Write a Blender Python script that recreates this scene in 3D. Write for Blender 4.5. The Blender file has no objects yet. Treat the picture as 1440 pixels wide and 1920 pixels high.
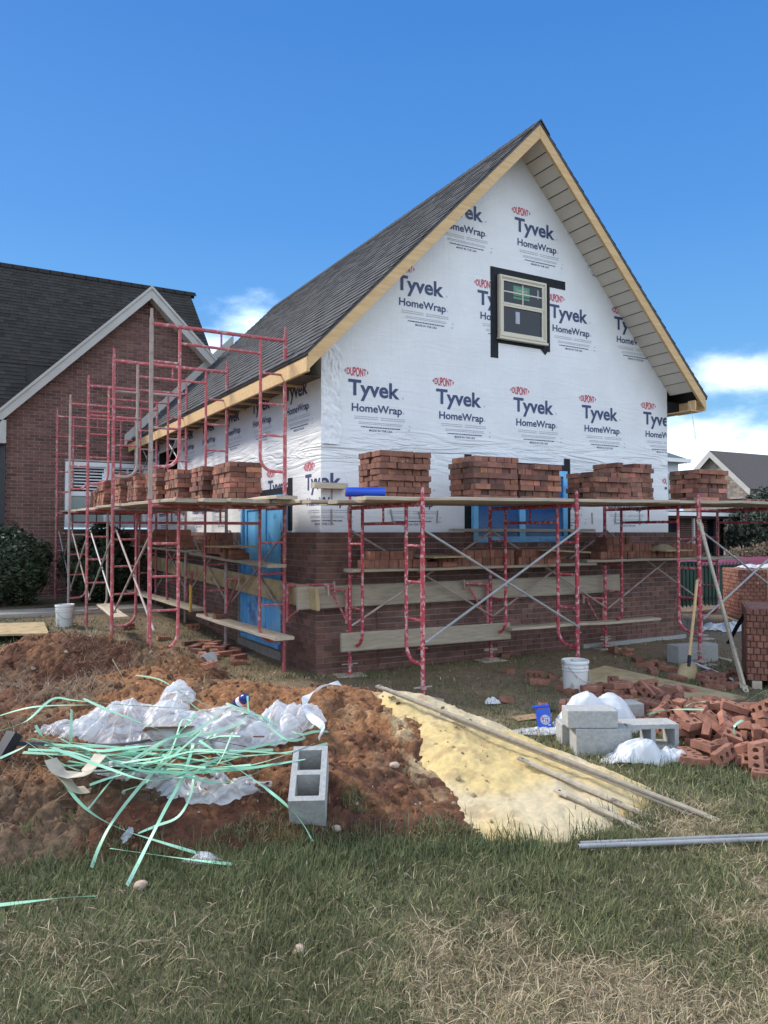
import bpy, bmesh, math, random
import numpy as np
from mathutils import Matrix, Vector
rng = np.random.default_rng(7); random.seed(7)
S = bpy.context.scene; COL = S.collection
# ------------------------------------------------------------------ camera, world, sun, exposure
F = 1430.0; TH = math.atan(38/1430); YAW = math.radians(29.6)
CR = np.array([math.cos(YAW), -math.sin(YAW), 0]); CF = np.array([math.sin(YAW), math.cos(YAW), 0]); EYE = np.array([0, 0, 1.6])
cam = bpy.data.cameras.new('camera'); camo = bpy.data.objects.new('camera', cam); COL.objects.link(camo)
cam.sensor_width = 36; cam.lens = 36*F/1920; cam.clip_start = 0.05; cam.clip_end = 3000
camo.location = EYE; camo.rotation_euler = (math.pi/2+TH, 0, -YAW); S.camera = camo
S.view_settings.view_transform = 'Standard'; S.view_settings.look = 'None'; S.view_settings.exposure = 1.32; S.view_settings.gamma = 1
SUN_EL = math.radians(40); SUN_AZ = math.atan2(-0.62, 0.78)        # azimuth measured from +Y towards +X
sd = np.array([math.sin(SUN_AZ)*math.cos(SUN_EL), math.cos(SUN_AZ)*math.cos(SUN_EL), math.sin(SUN_EL)])
sun = bpy.data.lights.new('sun', 'SUN'); sun.energy = 2.0; sun.angle = math.radians(12); sun.color = (1, .93, .84)
suno = bpy.data.objects.new('sun', sun); COL.objects.link(suno)
suno.rotation_euler = Vector((-sd[0], -sd[1], -sd[2])).to_track_quat('-Z', 'Y').to_euler()
SKYK = 2.72; CLK = 1.0                                                  # sky and cloud radiance
W = bpy.data.worlds.new('World'); S.world = W; W.use_nodes = True
def world():
    nt = W.node_tree; nt.nodes.clear(); N = nt.nodes.new; L = nt.links.new
    out = N('ShaderNodeOutputWorld'); bg = N('ShaderNodeBackground'); L(bg.outputs[0], out.inputs[0]); bg.inputs[1].default_value = 0.14
    sky = N('ShaderNodeTexSky'); sky.sky_type = 'NISHITA'; sky.sun_disc = False; sky.sun_elevation = SUN_EL
    sky.sun_rotation = SUN_AZ % (2*math.pi); sky.air_density = 1.0; sky.dust_density = 0.35; sky.ozone_density = 2.2
    tc = N('ShaderNodeTexCoord'); sx = N('ShaderNodeSeparateXYZ'); L(tc.outputs['Generated'], sx.inputs[0])
    def m(op, a, b=None, c=None):
        n = N('ShaderNodeMath'); n.operation = op
        for i, v in enumerate((a, b, c)):
            if v is None: continue
            if isinstance(v, (int, float)): n.inputs[i].default_value = v
            else: L(v, n.inputs[i])
        return n.outputs[0]
    az = m('ARCTAN2', sx.outputs[0], sx.outputs[1]); el = m('ARCSINE', sx.outputs[2])
    # elevation colour ramp blended over the physical sky to flatten its sun glow
    rp = N('ShaderNodeValToRGB'); L(m('DIVIDE', el, math.pi/2), rp.inputs[0]); E_ = rp.color_ramp.elements; K = SKYK
    for i, (d_, c_) in enumerate(((0, (.40, .70, .92)), (6, (.27, .60, .92)), (13, (.155, .45, .90)), (22, (.090, .33, .83)), (34, (.055, .25, .72)), (60, (.035, .18, .58)))):
        e_ = E_[i] if i < 2 else E_.new(d_/90)
        e_.position = d_/90; e_.color = (*[q*K for q in c_], 1)
    skymix = N('ShaderNodeMix'); skymix.data_type = 'RGBA'; skymix.inputs[0].default_value = .95; L(sky.outputs[0], skymix.inputs[6]); L(rp.outputs[0], skymix.inputs[7])
    def noise(sc, det, off):
        mp = N('ShaderNodeMapping'); mp.inputs['Scale'].default_value = (sc, sc, sc*2.2); mp.inputs['Location'].default_value = off
        L(tc.outputs['Generated'], mp.inputs[0]); n = N('ShaderNodeTexNoise'); n.inputs['Detail'].default_value = det
        n.inputs['Scale'].default_value = 1; n.inputs['Roughness'].default_value = .58; L(mp.outputs[0], n.inputs['Vector']); return n.outputs[0]
    nz = noise(9, 9, (1.3, 4.1, .2)); nz2 = noise(3.2, 6, (7.7, 2.2, 1.0))
    mask = None
    # (azimuth, elevation, half width, half height, weight) in degrees
    for a, e, wa, we, g in ((54.8, 10.4, 5.4, 1.7, 1), (54, 5.4, 9.5, 3.2, 1), (20.0, 15.3, 3.0, 1.9, .8), (15.5, 12.6, 4.5, 2.2, 1), (36, 3, 22, 3.0, .9),
                            (150, 30, 75, 32, 2.4), (-150, 30, 70, 32, 2.4), (100, 14, 25, 7, 1), (-90, 50, 40, 20, 1.6)):  # wide banks behind the camera: unseen clouds added to light the shaded gable
        dx = m('DIVIDE', m('SUBTRACT', az, math.radians(a)), math.radians(wa)); dy = m('DIVIDE', m('SUBTRACT', el, math.radians(e)), math.radians(we))
        r = m('SQRT', m('ADD', m('MULTIPLY', dx, dx), m('MULTIPLY', dy, dy)))
        b = m('MULTIPLY', m('SUBTRACT', 1.0, r), g)
        mask = b if mask is None else m('MAXIMUM', mask, b)
    v = m('ADD', mask, m('MULTIPLY', m('SUBTRACT', nz, .5), 2.4))
    mr = N('ShaderNodeMapRange'); mr.interpolation_type = 'SMOOTHSTEP'; L(v, mr.inputs[0]); mr.inputs[1].default_value = -.25; mr.inputs[2].default_value = 1.0
    cr = N('ShaderNodeValToRGB'); L(nz2, cr.inputs[0]); cr.color_ramp.elements[0].position = .35; cr.color_ramp.elements[1].position = .62
    cr.color_ramp.elements[0].color = (3.7, 4.7, 6.2, 1); cr.color_ramp.elements[1].color = (4.9, 5.25, 5.7, 1)
    mx = N('ShaderNodeMix'); mx.data_type = 'RGBA'; L(m('MULTIPLY', mr.outputs[0], .93), mx.inputs[0]); L(skymix.outputs[2], mx.inputs[6]); L(cr.outputs[0], mx.inputs[7])
    L(mx.outputs[2], bg.inputs[0])
world()
# ------------------------------------------------------------------ pixel -> world helpers (each point gets its own distance)
def ray(px, py):
    dx = (px-720)/F; dy = (960-py)/F
    return dx*CR + (math.cos(TH)-math.sin(TH)*dy)*CF + np.array([0, 0, math.sin(TH)+math.cos(TH)*dy])
def onY(px, py, Y): d = ray(px, py); return EYE+d*(Y/d[1])
def onX(px, py, X): d = ray(px, py); return EYE+d*(X/d[0])
def onZ(px, py, z=0): d = ray(px, py); return EYE+d*((z-1.6)/d[2])
def cw(X, Z): return X*CR[0]+Z*CF[0], X*CR[1]+Z*CF[1]
def wc(x, y): return x*CR[0]+y*CR[1], x*CF[0]+y*CF[1]
# ------------------------------------------------------------------ noise in numpy
def vnoise(x, y, seed=0):
    x = np.asarray(x, float); y = np.asarray(y, float)
    xi = np.floor(x).astype(np.int64); yi = np.floor(y).astype(np.int64); fx = x-xi; fy = y-yi
    fx = fx*fx*fx*(fx*(fx*6-15)+10); fy = fy*fy*fy*(fy*(fy*6-15)+10)
    def h(a, b):
        n = (a*374761393+b*668265263+seed*1442695041) & 0x7fffffff
        n = ((n ^ (n >> 13))*1274126177) & 0x7fffffff
        return ((n ^ (n >> 16)) & 0xffff)/65535.0
    return (h(xi, yi)*(1-fx)+h(xi+1, yi)*fx)*(1-fy)+(h(xi, yi+1)*(1-fx)+h(xi+1, yi+1)*fx)*fy
def fbm(x, y, sc, oct=4, seed=0, gain=.5):
    x = np.asarray(x, float); y = np.asarray(y, float)
    s = 0; a = 1; t = 0
    for i in range(oct):
        c, sn = math.cos(i*1.1), math.sin(i*1.1)
        s = s+a*vnoise((x*c-y*sn)*sc+i*17.3, (x*sn+y*c)*sc-i*9.1, seed+i); t += a; a *= gain; sc *= 2.03
    return s/t
def sstep(a, b, x): t = np.clip((x-a)/(b-a), 0, 1); return t*t*(3-2*t)
# ------------------------------------------------------------------ terrain heights
def g0(x, y):                                                       # lawn
    x = np.asarray(x, float); y = np.asarray(y, float)
    return .27*sstep(9.5, 15.5, y)*(1-sstep(3.6, 7, x)) + .03*(fbm(x, y, .9, 3, 3)-.5)*sstep(1, 3, np.hypot(x, y))
PXC = [-400, -100, 0, 100, 200, 300, 400, 500, 600, 700, 760, 820, 900, 960]
DZF = [3.3, 3.5, 3.56, 3.66, 3.72, 3.78, 3.82, 3.9, 3.93, 3.95, 4.0, 4.0, 4.08, 4.2]
DH1 = [.25, .27, .28, .27, .22, .19, .18, .18, .19, .18, .16, .12, .05, 0]
DZC = [5.8, 5.8, 5.8, 5.8, 5.9, 5.9, 5.7, 5.6, 5.55, 5.55, 5.5, 5.4, 5.2, 5.2]
DHC = [.3, .34, .34, .36, .42, .5, .47, .45, .475, .46, .42, .3, .1, 0]
DZB = [8.4, 8.4, 8.4, 8.3, 8.2, 7.9, 7.3, 7.0, 6.9, 6.7, 6.5, 6.2, 5.8, 5.6]
SXC = [640, 690, 730, 760, 850, 950, 1050, 1130, 1200, 1240]
SZF = [5.4, 5.15, 4.85, 4.6, 4.2, 3.95, 3.88, 3.98, 4.25, 4.6]
SZC = [5.6, 5.6, 5.5, 5.5, 5.4, 5.2, 5.0, 4.8, 4.7, 4.7]
SHC = [.2, .41, .475, .465, .385, .27, .185, .11, .05, -.02]
SZB = [6.0, 6.2, 6.4, 6.5, 6.5, 6.1, 5.6, 5.2, 4.95, 4.8]
def dirt_s(x, y):
    X, Z = wc(np.asarray(x, float), np.asarray(y, float)); Zs = np.maximum(Z, .5); k = 720+F*X/Zs
    zf, h1, zc, hc, zb = (np.interp(k, PXC, t) for t in (DZF, DH1, DZC, DHC, DZB))
    z1 = zf+.6
    h = np.where(Z < z1, h1*np.sin(np.clip((Z-zf)/.6, -1, 1)*math.pi/2), np.where(Z < zc, h1+(hc-h1)*sstep(0, 1, (Z-z1)/(zc-z1)), hc*(1-sstep(0, 1, (Z-zc)/(zb-zc)))))
    h = np.where(Z > zb, -.02-.2*(Z-zb), np.where(Z < zf, -.3*(zf-Z), h)); h = np.where(k > 955, -.2, h)
    def lump(cx, cz, rx, rz, a): return a*np.exp(-((X-cx)/rx)**2-((Z-cz)/rz)**2)
    back = lump(-3.3, 7.7, 1.25, .85, .66)+lump(-2.1, 8.0, .6, .5, .2)-.08
    return np.maximum(h, back)
def sand_s(x, y):
    X, Z = wc(np.asarray(x, float), np.asarray(y, float)); Zs = np.maximum(Z, .5); k = 720+F*X/Zs
    zf, zc, hc, zb = (np.interp(k, SXC, t) for t in (SZF, SZC, SHC, SZB))
    h = np.where(Z < zc, hc*sstep(-.25, 1, (Z-zf)/(zc-zf))-.02, hc*(1-sstep(0, 1.0, (Z-zc)/(zb-zc))))
    return np.where((k < 645) | (k > 1238) | (Z < zf-.4) | (Z > zb+.3), -.3, h)
def clay(x, y, f, seed):                                               # broken slabs: tilted cells and the cracks between them
    x = np.asarray(x, float)*f+.35*(fbm(x, y, f*.9, 2, seed+7)-.5); y = np.asarray(y, float)*f+.35*(fbm(y, x, f*.9, 2, seed+9)-.5); xi, yi = np.floor(x), np.floor(y)
    d1 = np.full(x.shape, 9.); d2 = np.full(x.shape, 9.); hh = np.zeros(x.shape)
    for i in (-1, 0, 1):
        for j in (-1, 0, 1):
            cx, cy = xi+i, yi+j; r1, r2_, r3, r4 = (vnoise(cx+.0, cy+.0, seed+k) for k in (0, 1, 2, 3))
            dx, dy = x-(cx+.15+.7*r1), y-(cy+.15+.7*r2_); d = np.hypot(dx, dy); v = (r3-.5)+((r1-.5)*dx+(r4-.5)*dy)*1.6
            nr = d < d1; d2 = np.where(nr, d1, np.minimum(d2, d)); hh = np.where(nr, v, hh); d1 = np.where(nr, d, d1)
    return hh, sstep(.0, .16, d2-d1)
def dirt_h(x, y, fine=True):
    h = dirt_s(x, y); a = sstep(-.05, .2, h)
    X, Z = wc(x, y)
    r = 1-np.abs(fbm(x, y, 3.3, 4, 5)*2-1)
    r2 = np.abs(fbm(x, y, 5.5, 3, 15)*2-1)                                # cracks where the clay has dried and slumped
    d = .12*(fbm(x, y, 1.7, 3, 11)-.5)+.038*(r-.6)+.022*(fbm(x, y, 9, 4, 21)-.5)*2+.013*(fbm(x, y, 24, 4, 31, .7)-.5)*2-.02*(1-sstep(0, .07, r2))
    cl = np.maximum(0, fbm(x, y, 12, 3, 77)-.58)*.10                       # clods
    if fine:
        m1, m2 = sstep(.40, .58, fbm(x, y, 1.9, 3, 161)), sstep(.42, .6, fbm(x, y, 3.1, 3, 163))
        s1, c1 = clay(x, y, 5.0, 300); s2, c2 = clay(x, y, 13.0, 320); s3, c3 = clay(x, y, 31.0, 340)
        cl = cl+m1*(.040*s1-.030*(1-c1))+m2*(.022*s2-.014*(1-c2))+.008*s3*np.clip(m1+m2, .3, 1)-.004*(1-c3)
    return h+a*(d+cl)
def sand_h(x, y):
    h = sand_s(x, y); a = sstep(-.08, .1, h)
    return h+a*(.06*(fbm(x, y, 1.8, 3, 41)-.5)+.035*(fbm(x, y, 6, 3, 43)-.5)+.022*(fbm(x, y, 22, 3, 47)-.5)+.010*(fbm(x, y, 60, 2, 48)-.5))-.012
def Hs(x, y): return max(float(g0(x, y)), float(dirt_s(x, y)), float(sand_s(x, y)))
def Hd(x, y): return max(float(g0(x, y)), float(dirt_h(np.float64(x), np.float64(y), False)), float(sand_h(np.float64(x), np.float64(y))))
def hit(px, py, dz=0.0):                                            # where the line of sight meets the ground or a mound
    d = ray(px, py); t = 2.0; prev = t
    while t < 40:
        p = EYE+d*t
        if p[2] < Hd(p[0], p[1])+dz: break
        prev = t; t += .05
    lo, hi = prev, t
    for _ in range(10):
        mid = (lo+hi)/2; p = EYE+d*mid
        if p[2] < Hd(p[0], p[1])+dz: hi = mid
        else: lo = mid
    return EYE+d*hi
# ------------------------------------------------------------------ materials
def mat(name, c1, c2=None, ns=6, rough=.8, bump=0, bs=60, tint=False, rnd=0, metal=0, spk=None, stretch=None, coord='Object', spec=.5, pos=(.35, .65), alpha=None, spk2=None, det=6):
    M = bpy.data.materials.new(name); M.use_nodes = True; nt = M.node_tree; N = nt.nodes.new; L = nt.links.new
    P = nt.nodes['Principled BSDF']; P.inputs['Roughness'].default_value = rough; P.inputs['Metallic'].default_value = metal
    P.inputs['Specular IOR Level'].default_value = spec
    tc = N('ShaderNodeTexCoord'); vec = tc.outputs[coord]
    if rnd or True:
        oi = N('ShaderNodeObjectInfo'); ad = N('ShaderNodeVectorMath'); ad.operation = 'ADD'; L(vec, ad.inputs[0])
        sc = N('ShaderNodeMath'); sc.operation = 'MULTIPLY'; sc.inputs[1].default_value = 13.7; L(oi.outputs['Random'], sc.inputs[0]); L(sc.outputs[0], ad.inputs[1]); vec = ad.outputs[0]
    if stretch:
        mp = N('ShaderNodeMapping'); mp.inputs['Scale'].default_value = stretch; L(vec, mp.inputs[0]); vec = mp.outputs[0]
    def noise(s, d=6, r=.6):
        n = N('ShaderNodeTexNoise'); n.inputs['Scale'].default_value = s; n.inputs['Detail'].default_value = d; n.inputs['Roughness'].default_value = r; L(vec, n.inputs['Vector']); return n.outputs[0]
    if c2 is None: c2 = tuple(x*.85 for x in c1)
    cr = N('ShaderNodeValToRGB'); L(noise(ns, det), cr.inputs[0]); e = cr.color_ramp.elements
    e[0].position, e[1].position = pos; e[0].color = (*c1, 1); e[1].color = (*c2, 1); col = cr.outputs[0]
    def mixc(f, a, b, op='MIX'):
        n = N('ShaderNodeMix'); n.data_type = 'RGBA'; n.blend_type = op
        if isinstance(f, (int, float)): n.inputs[0].default_value = f
        else: L(f, n.inputs[0])
        L(a, n.inputs[6])
        if isinstance(b, tuple): n.inputs[7].default_value = (*b, 1)
        else: L(b, n.inputs[7])
        return n.outputs[2]
    for s in (spk, spk2):
        if s:
            c, s_, th, w = s; mr = N('ShaderNodeMapRange'); L(noise(s_, 5, .65), mr.inputs[0]); mr.inputs[1].default_value = th; mr.inputs[2].default_value = th+w; col = mixc(mr.outputs[0], col, c)
    if tint:
        at = N('ShaderNodeAttribute'); at.attribute_name = 'tint'; col = mixc(1.0, col, at.outputs['Color'], 'MULTIPLY')
    if rnd:
        mr = N('ShaderNodeMapRange'); L(oi.outputs['Random'], mr.inputs[0]); mr.inputs[3].default_value = 1-rnd; mr.inputs[4].default_value = 1+rnd
        hv = N('ShaderNodeHueSaturation'); L(col, hv.inputs['Color']); L(mr.outputs[0], hv.inputs['Value']); col = hv.outputs[0]
    L(col, P.inputs['Base Color'])
    if bump:
        b = N('ShaderNodeBump'); b.inputs['Strength'].default_value = 1; b.inputs['Distance'].default_value = bump; L(noise(bs, 5, .7), b.inputs['Height']); L(b.outputs[0], P.inputs['Normal'])
    if alpha is not None: P.inputs['Alpha'].default_value = alpha
    M['P'] = 1
    return M
MT = {}
MT['brick_dark'] = mat('laid_brick', (.135, .070, .056), (.215, .110, .083), 9, .9, .003, 90, tint=True, spk=((.3, .25, .21), 5, .66, .12))
MT['mortar'] = mat('mortar', (.37, .32, .28), (.26, .22, .19), 8, .95, .004, 80)
MT['brick_old'] = mat('old_house_brick', (.125, .060, .048), (.185, .090, .070), 7, .9, .003, 90, tint=True)
MT['mortar_old'] = mat('old_mortar', (.50, .44, .41), (.40, .35, .32), 8, .95)
MT['brick_lit'] = mat('loose_brick_lit', (.36, .165, .105), (.23, .098, .066), 11, .88, .004, 70, rnd=.25, spk=((.45, .32, .25), 14, .66, .1), spk2=((.14, .06, .05), 9, .62, .15))  # paler copy of the loose brick, sunlight on the heap put into its colour
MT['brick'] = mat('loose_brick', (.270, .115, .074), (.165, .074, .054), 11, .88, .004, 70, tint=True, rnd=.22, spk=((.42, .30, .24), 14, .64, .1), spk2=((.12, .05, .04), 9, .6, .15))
MT['wood'] = mat('weathered_plank', (.50, .42, .31), (.36, .30, .23), 4, .85, .002, 30, rnd=.18, stretch=(1, 9, 9), spk=((.16, .12, .09), 1.6, .62, .1))
MT['wood_new'] = mat('new_lumber', (.66, .45, .23), (.55, .35, .16), 3, .75, .001, 30, rnd=.06, stretch=(1, 9, 9), spk=((.32, .18, .08), 1.4, .70, .06))
MT['osb'] = mat('muddy_sheet', (.50, .38, .20), (.36, .26, .14), 6, .9, .003, 40, spk=((.2, .13, .08), 3, .58, .12))
MT['red'] = mat('red_scaffold_paint', (.50, .035, .06), (.40, .05, .07), 5, .5, .002, 120, rnd=.15, spk=((.56, .42, .40), 24, .52, .07), spk2=((.28, .17, .14), 6, .64, .1))
MT['red_pale'] = mat('faded_scaffold_paint', (.50, .09, .11), (.42, .12, .12), 5, .6, .002, 120, rnd=.15, spk=((.54, .40, .37), 20, .53, .1), spk2=((.30, .20, .17), 5, .6, .14))
MT['crust'] = mat('mortar_crusted_tube', (.34, .25, .22), (.46, .38, .34), 7, .9, .003, 90, rnd=.1, spk=((.40, .12, .11), 6, .58, .1))
MT['galv'] = mat('galvanised_tube', (.36, .36, .36), (.27, .27, .27), 8, .6, metal=.15, rnd=.1, spk=((.4, .34, .28), 9, .64, .1))
MT['shingle'] = mat('grey_shingle', (.075, .076, .078), (.125, .123, .12), 30, .92, .004, 120, tint=True, spec=.12)
MT['shingle_old'] = mat('dark_shingle', (.034, .031, .027), (.052, .048, .042), 30, .95, .004, 120, tint=True, spec=.1)
MT['white'] = mat('off_white_trim', (.46, .435, .40), (.40, .38, .35), 3, .55)
MT['vinyl'] = mat('beige_vinyl', (.62, .56, .44), (.58, .52, .41), 3, .4)
MT['soffit'] = mat('soffit_vinyl', (.62, .56, .47), (.57, .51, .43), 3, .5)
MT['dark'] = mat('dark_void', (.012, .012, .013), (.02, .02, .02), 3, .9)
MT['tape'] = mat('black_flashing_tape', (.010, .012, .016), (.018, .020, .025), 9, .6, .003, 25, spec=.2, spk=((.10, .11, .12), 13, .66, .05))
MT['glass'] = mat('dark_window_glass', (.012, .017, .026), (.016, .022, .03), 2, .06, spec=.35)
MT['film'] = mat('blue_film', (.10, .38, .74), (.20, .54, .84), 2.5, .22, .006, 7, spk=((.03, .13, .42), 1.6, .56, .1))
MT['film_dark'] = mat('blue_film_over_glass', (.012, .065, .21), (.02, .11, .32), 2.0, .14, .005, 7)
MT['conc'] = mat('grey_concrete_block', (.44, .44, .42), (.34, .34, .325), 40, .95, .004, 160, rnd=.07, spk=((.24, .24, .23), 90, .62, .06))
MT['bucket'] = mat('white_bucket_plastic', (.72, .72, .69), (.66, .66, .63), 4, .45, spk=((.40, .36, .30), 7, .56, .06))
MT['navy'] = mat('navy_print', (.035, .055, .14), (.045, .068, .16), 8, .6)
MT['redprint'] = mat('red_print', (.55, .035, .07), (.5, .04, .07), 8, .6)
MT['greyprint'] = mat('grey_print', (.36, .39, .44), (.40, .43, .48), 8, .6)
MT['leaf'] = mat('leaf', (.7, .7, .7), (1, 1, 1), 4, .6, tint=True)
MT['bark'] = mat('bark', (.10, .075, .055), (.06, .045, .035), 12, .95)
MT['path'] = mat('path_concrete', (.42, .37, .31), (.34, .30, .25), 4, .95, .004, 60)
MT['rope'] = mat('pale_straw', (.52, .42, .26), (.40, .31, .19), 9, .85)
MT['strap'] = mat('green_strap', (.28, .58, .37), (.42, .69, .48), 3, .42, rnd=.3, spk=((.30, .38, .26), 7, .66, .1))
MT['strap_dark'] = mat('dull_green_strap', (.16, .45, .28), (.26, .54, .38), 3, .4, rnd=.3, spk=((.24, .24, .17), 7, .62, .1))
MT['webbing'] = mat('cream_webbing', (.60, .53, .42), (.50, .43, .33), 14, .85)
MT['yellow'] = mat('yellow_paint', (.62, .40, .06), (.55, .34, .05), 5, .5)
MT['mud'] = mat('wet_mortar', (.40, .33, .22), (.32, .26, .17), 12, .9, .006, 40)
MT['card2'] = mat('pale_stone', (.42, .29, .22), (.50, .38, .29), 12, .9)
MT['black'] = mat('black_plastic', (.015, .016, .02), (.025, .027, .032), 5, .4)
MT['blue'] = mat('blue_plastic', (.015, .07, .50), (.02, .10, .60), 5, .35, .004, 14)
MT['redplain'] = mat('plain_red', (.60, .03, .04), (.52, .03, .04), 5, .5)
MT['whiteplain'] = mat('plain_white', (.80, .80, .80), (.74, .74, .75), 5, .5)
MT['card'] = mat('brown_cardboard', (.40, .25, .14), (.30, .19, .11), 5, .9)
MT['steel'] = mat('worn_steel', (.42, .41, .40), (.34, .33, .31), 7, .5, metal=.7)
def film_mat(name, col, tr, rough=.25):
    M = bpy.data.materials.new(name); M.use_nodes = True; nt = M.node_tree; N = nt.nodes.new; L = nt.links.new
    P = nt.nodes['Principled BSDF']; P.inputs['Base Color'].default_value = (*col, 1); P.inputs['Roughness'].default_value = rough
    T = N('ShaderNodeBsdfTransparent'); TL = N('ShaderNodeBsdfTranslucent'); TL.inputs[0].default_value = (*col, 1)
    tc = N('ShaderNodeTexCoord'); n = N('ShaderNodeTexNoise'); n.inputs['Scale'].default_value = 9; n.inputs['Detail'].default_value = 6; L(tc.outputs['Object'], n.inputs['Vector'])
    b = N('ShaderNodeBump'); b.inputs['Distance'].default_value = .010; L(n.outputs[0], b.inputs['Height']); L(b.outputs[0], P.inputs['Normal'])
    m0 = N('ShaderNodeMixShader'); m0.inputs[0].default_value = .35; L(P.outputs[0], m0.inputs[1]); L(TL.outputs[0], m0.inputs[2])
    # stretched wrinkles scatter white, the taut film between them lets the ground show
    mp = N('ShaderNodeMapping'); mp.inputs['Scale'].default_value = (2.6, 7.5, 4); mp.inputs['Rotation'].default_value = (0, 0, .5); L(tc.outputs['Object'], mp.inputs[0])
    n2 = N('ShaderNodeTexNoise'); n2.inputs['Scale'].default_value = 1; n2.inputs['Detail'].default_value = 5; n2.inputs['Distortion'].default_value = 1.6; L(mp.outputs[0], n2.inputs['Vector'])
    sb = N('ShaderNodeMath'); sb.operation = 'SUBTRACT'; sb.inputs[1].default_value = .5; L(n2.outputs[0], sb.inputs[0]); ab = N('ShaderNodeMath'); ab.operation = 'ABSOLUTE'; L(sb.outputs[0], ab.inputs[0])
    m1 = N('ShaderNodeMixShader'); mr = N('ShaderNodeMapRange'); L(ab.outputs[0], mr.inputs[0]); mr.inputs[1].default_value = .0; mr.inputs[2].default_value = .20; mr.inputs[3].default_value = tr*.35; mr.inputs[4].default_value = min(.9, tr*1.7)
    L(mr.outputs[0], m1.inputs[0]); L(m0.outputs[0], m1.inputs[1]); L(T.outputs[0], m1.inputs[2]); L(m1.outputs[0], nt.nodes['Material Output'].inputs[0]); return M
MT['clear'] = film_mat('clear_film', (.88, .90, .92), .46, .28)
MT['milky'] = film_mat('milky_film', (.86, .88, .90), .05, .38)
MT['bluewrap'] = film_mat('blue_wrapper', (.25, .55, .80), .2, .3)
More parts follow.
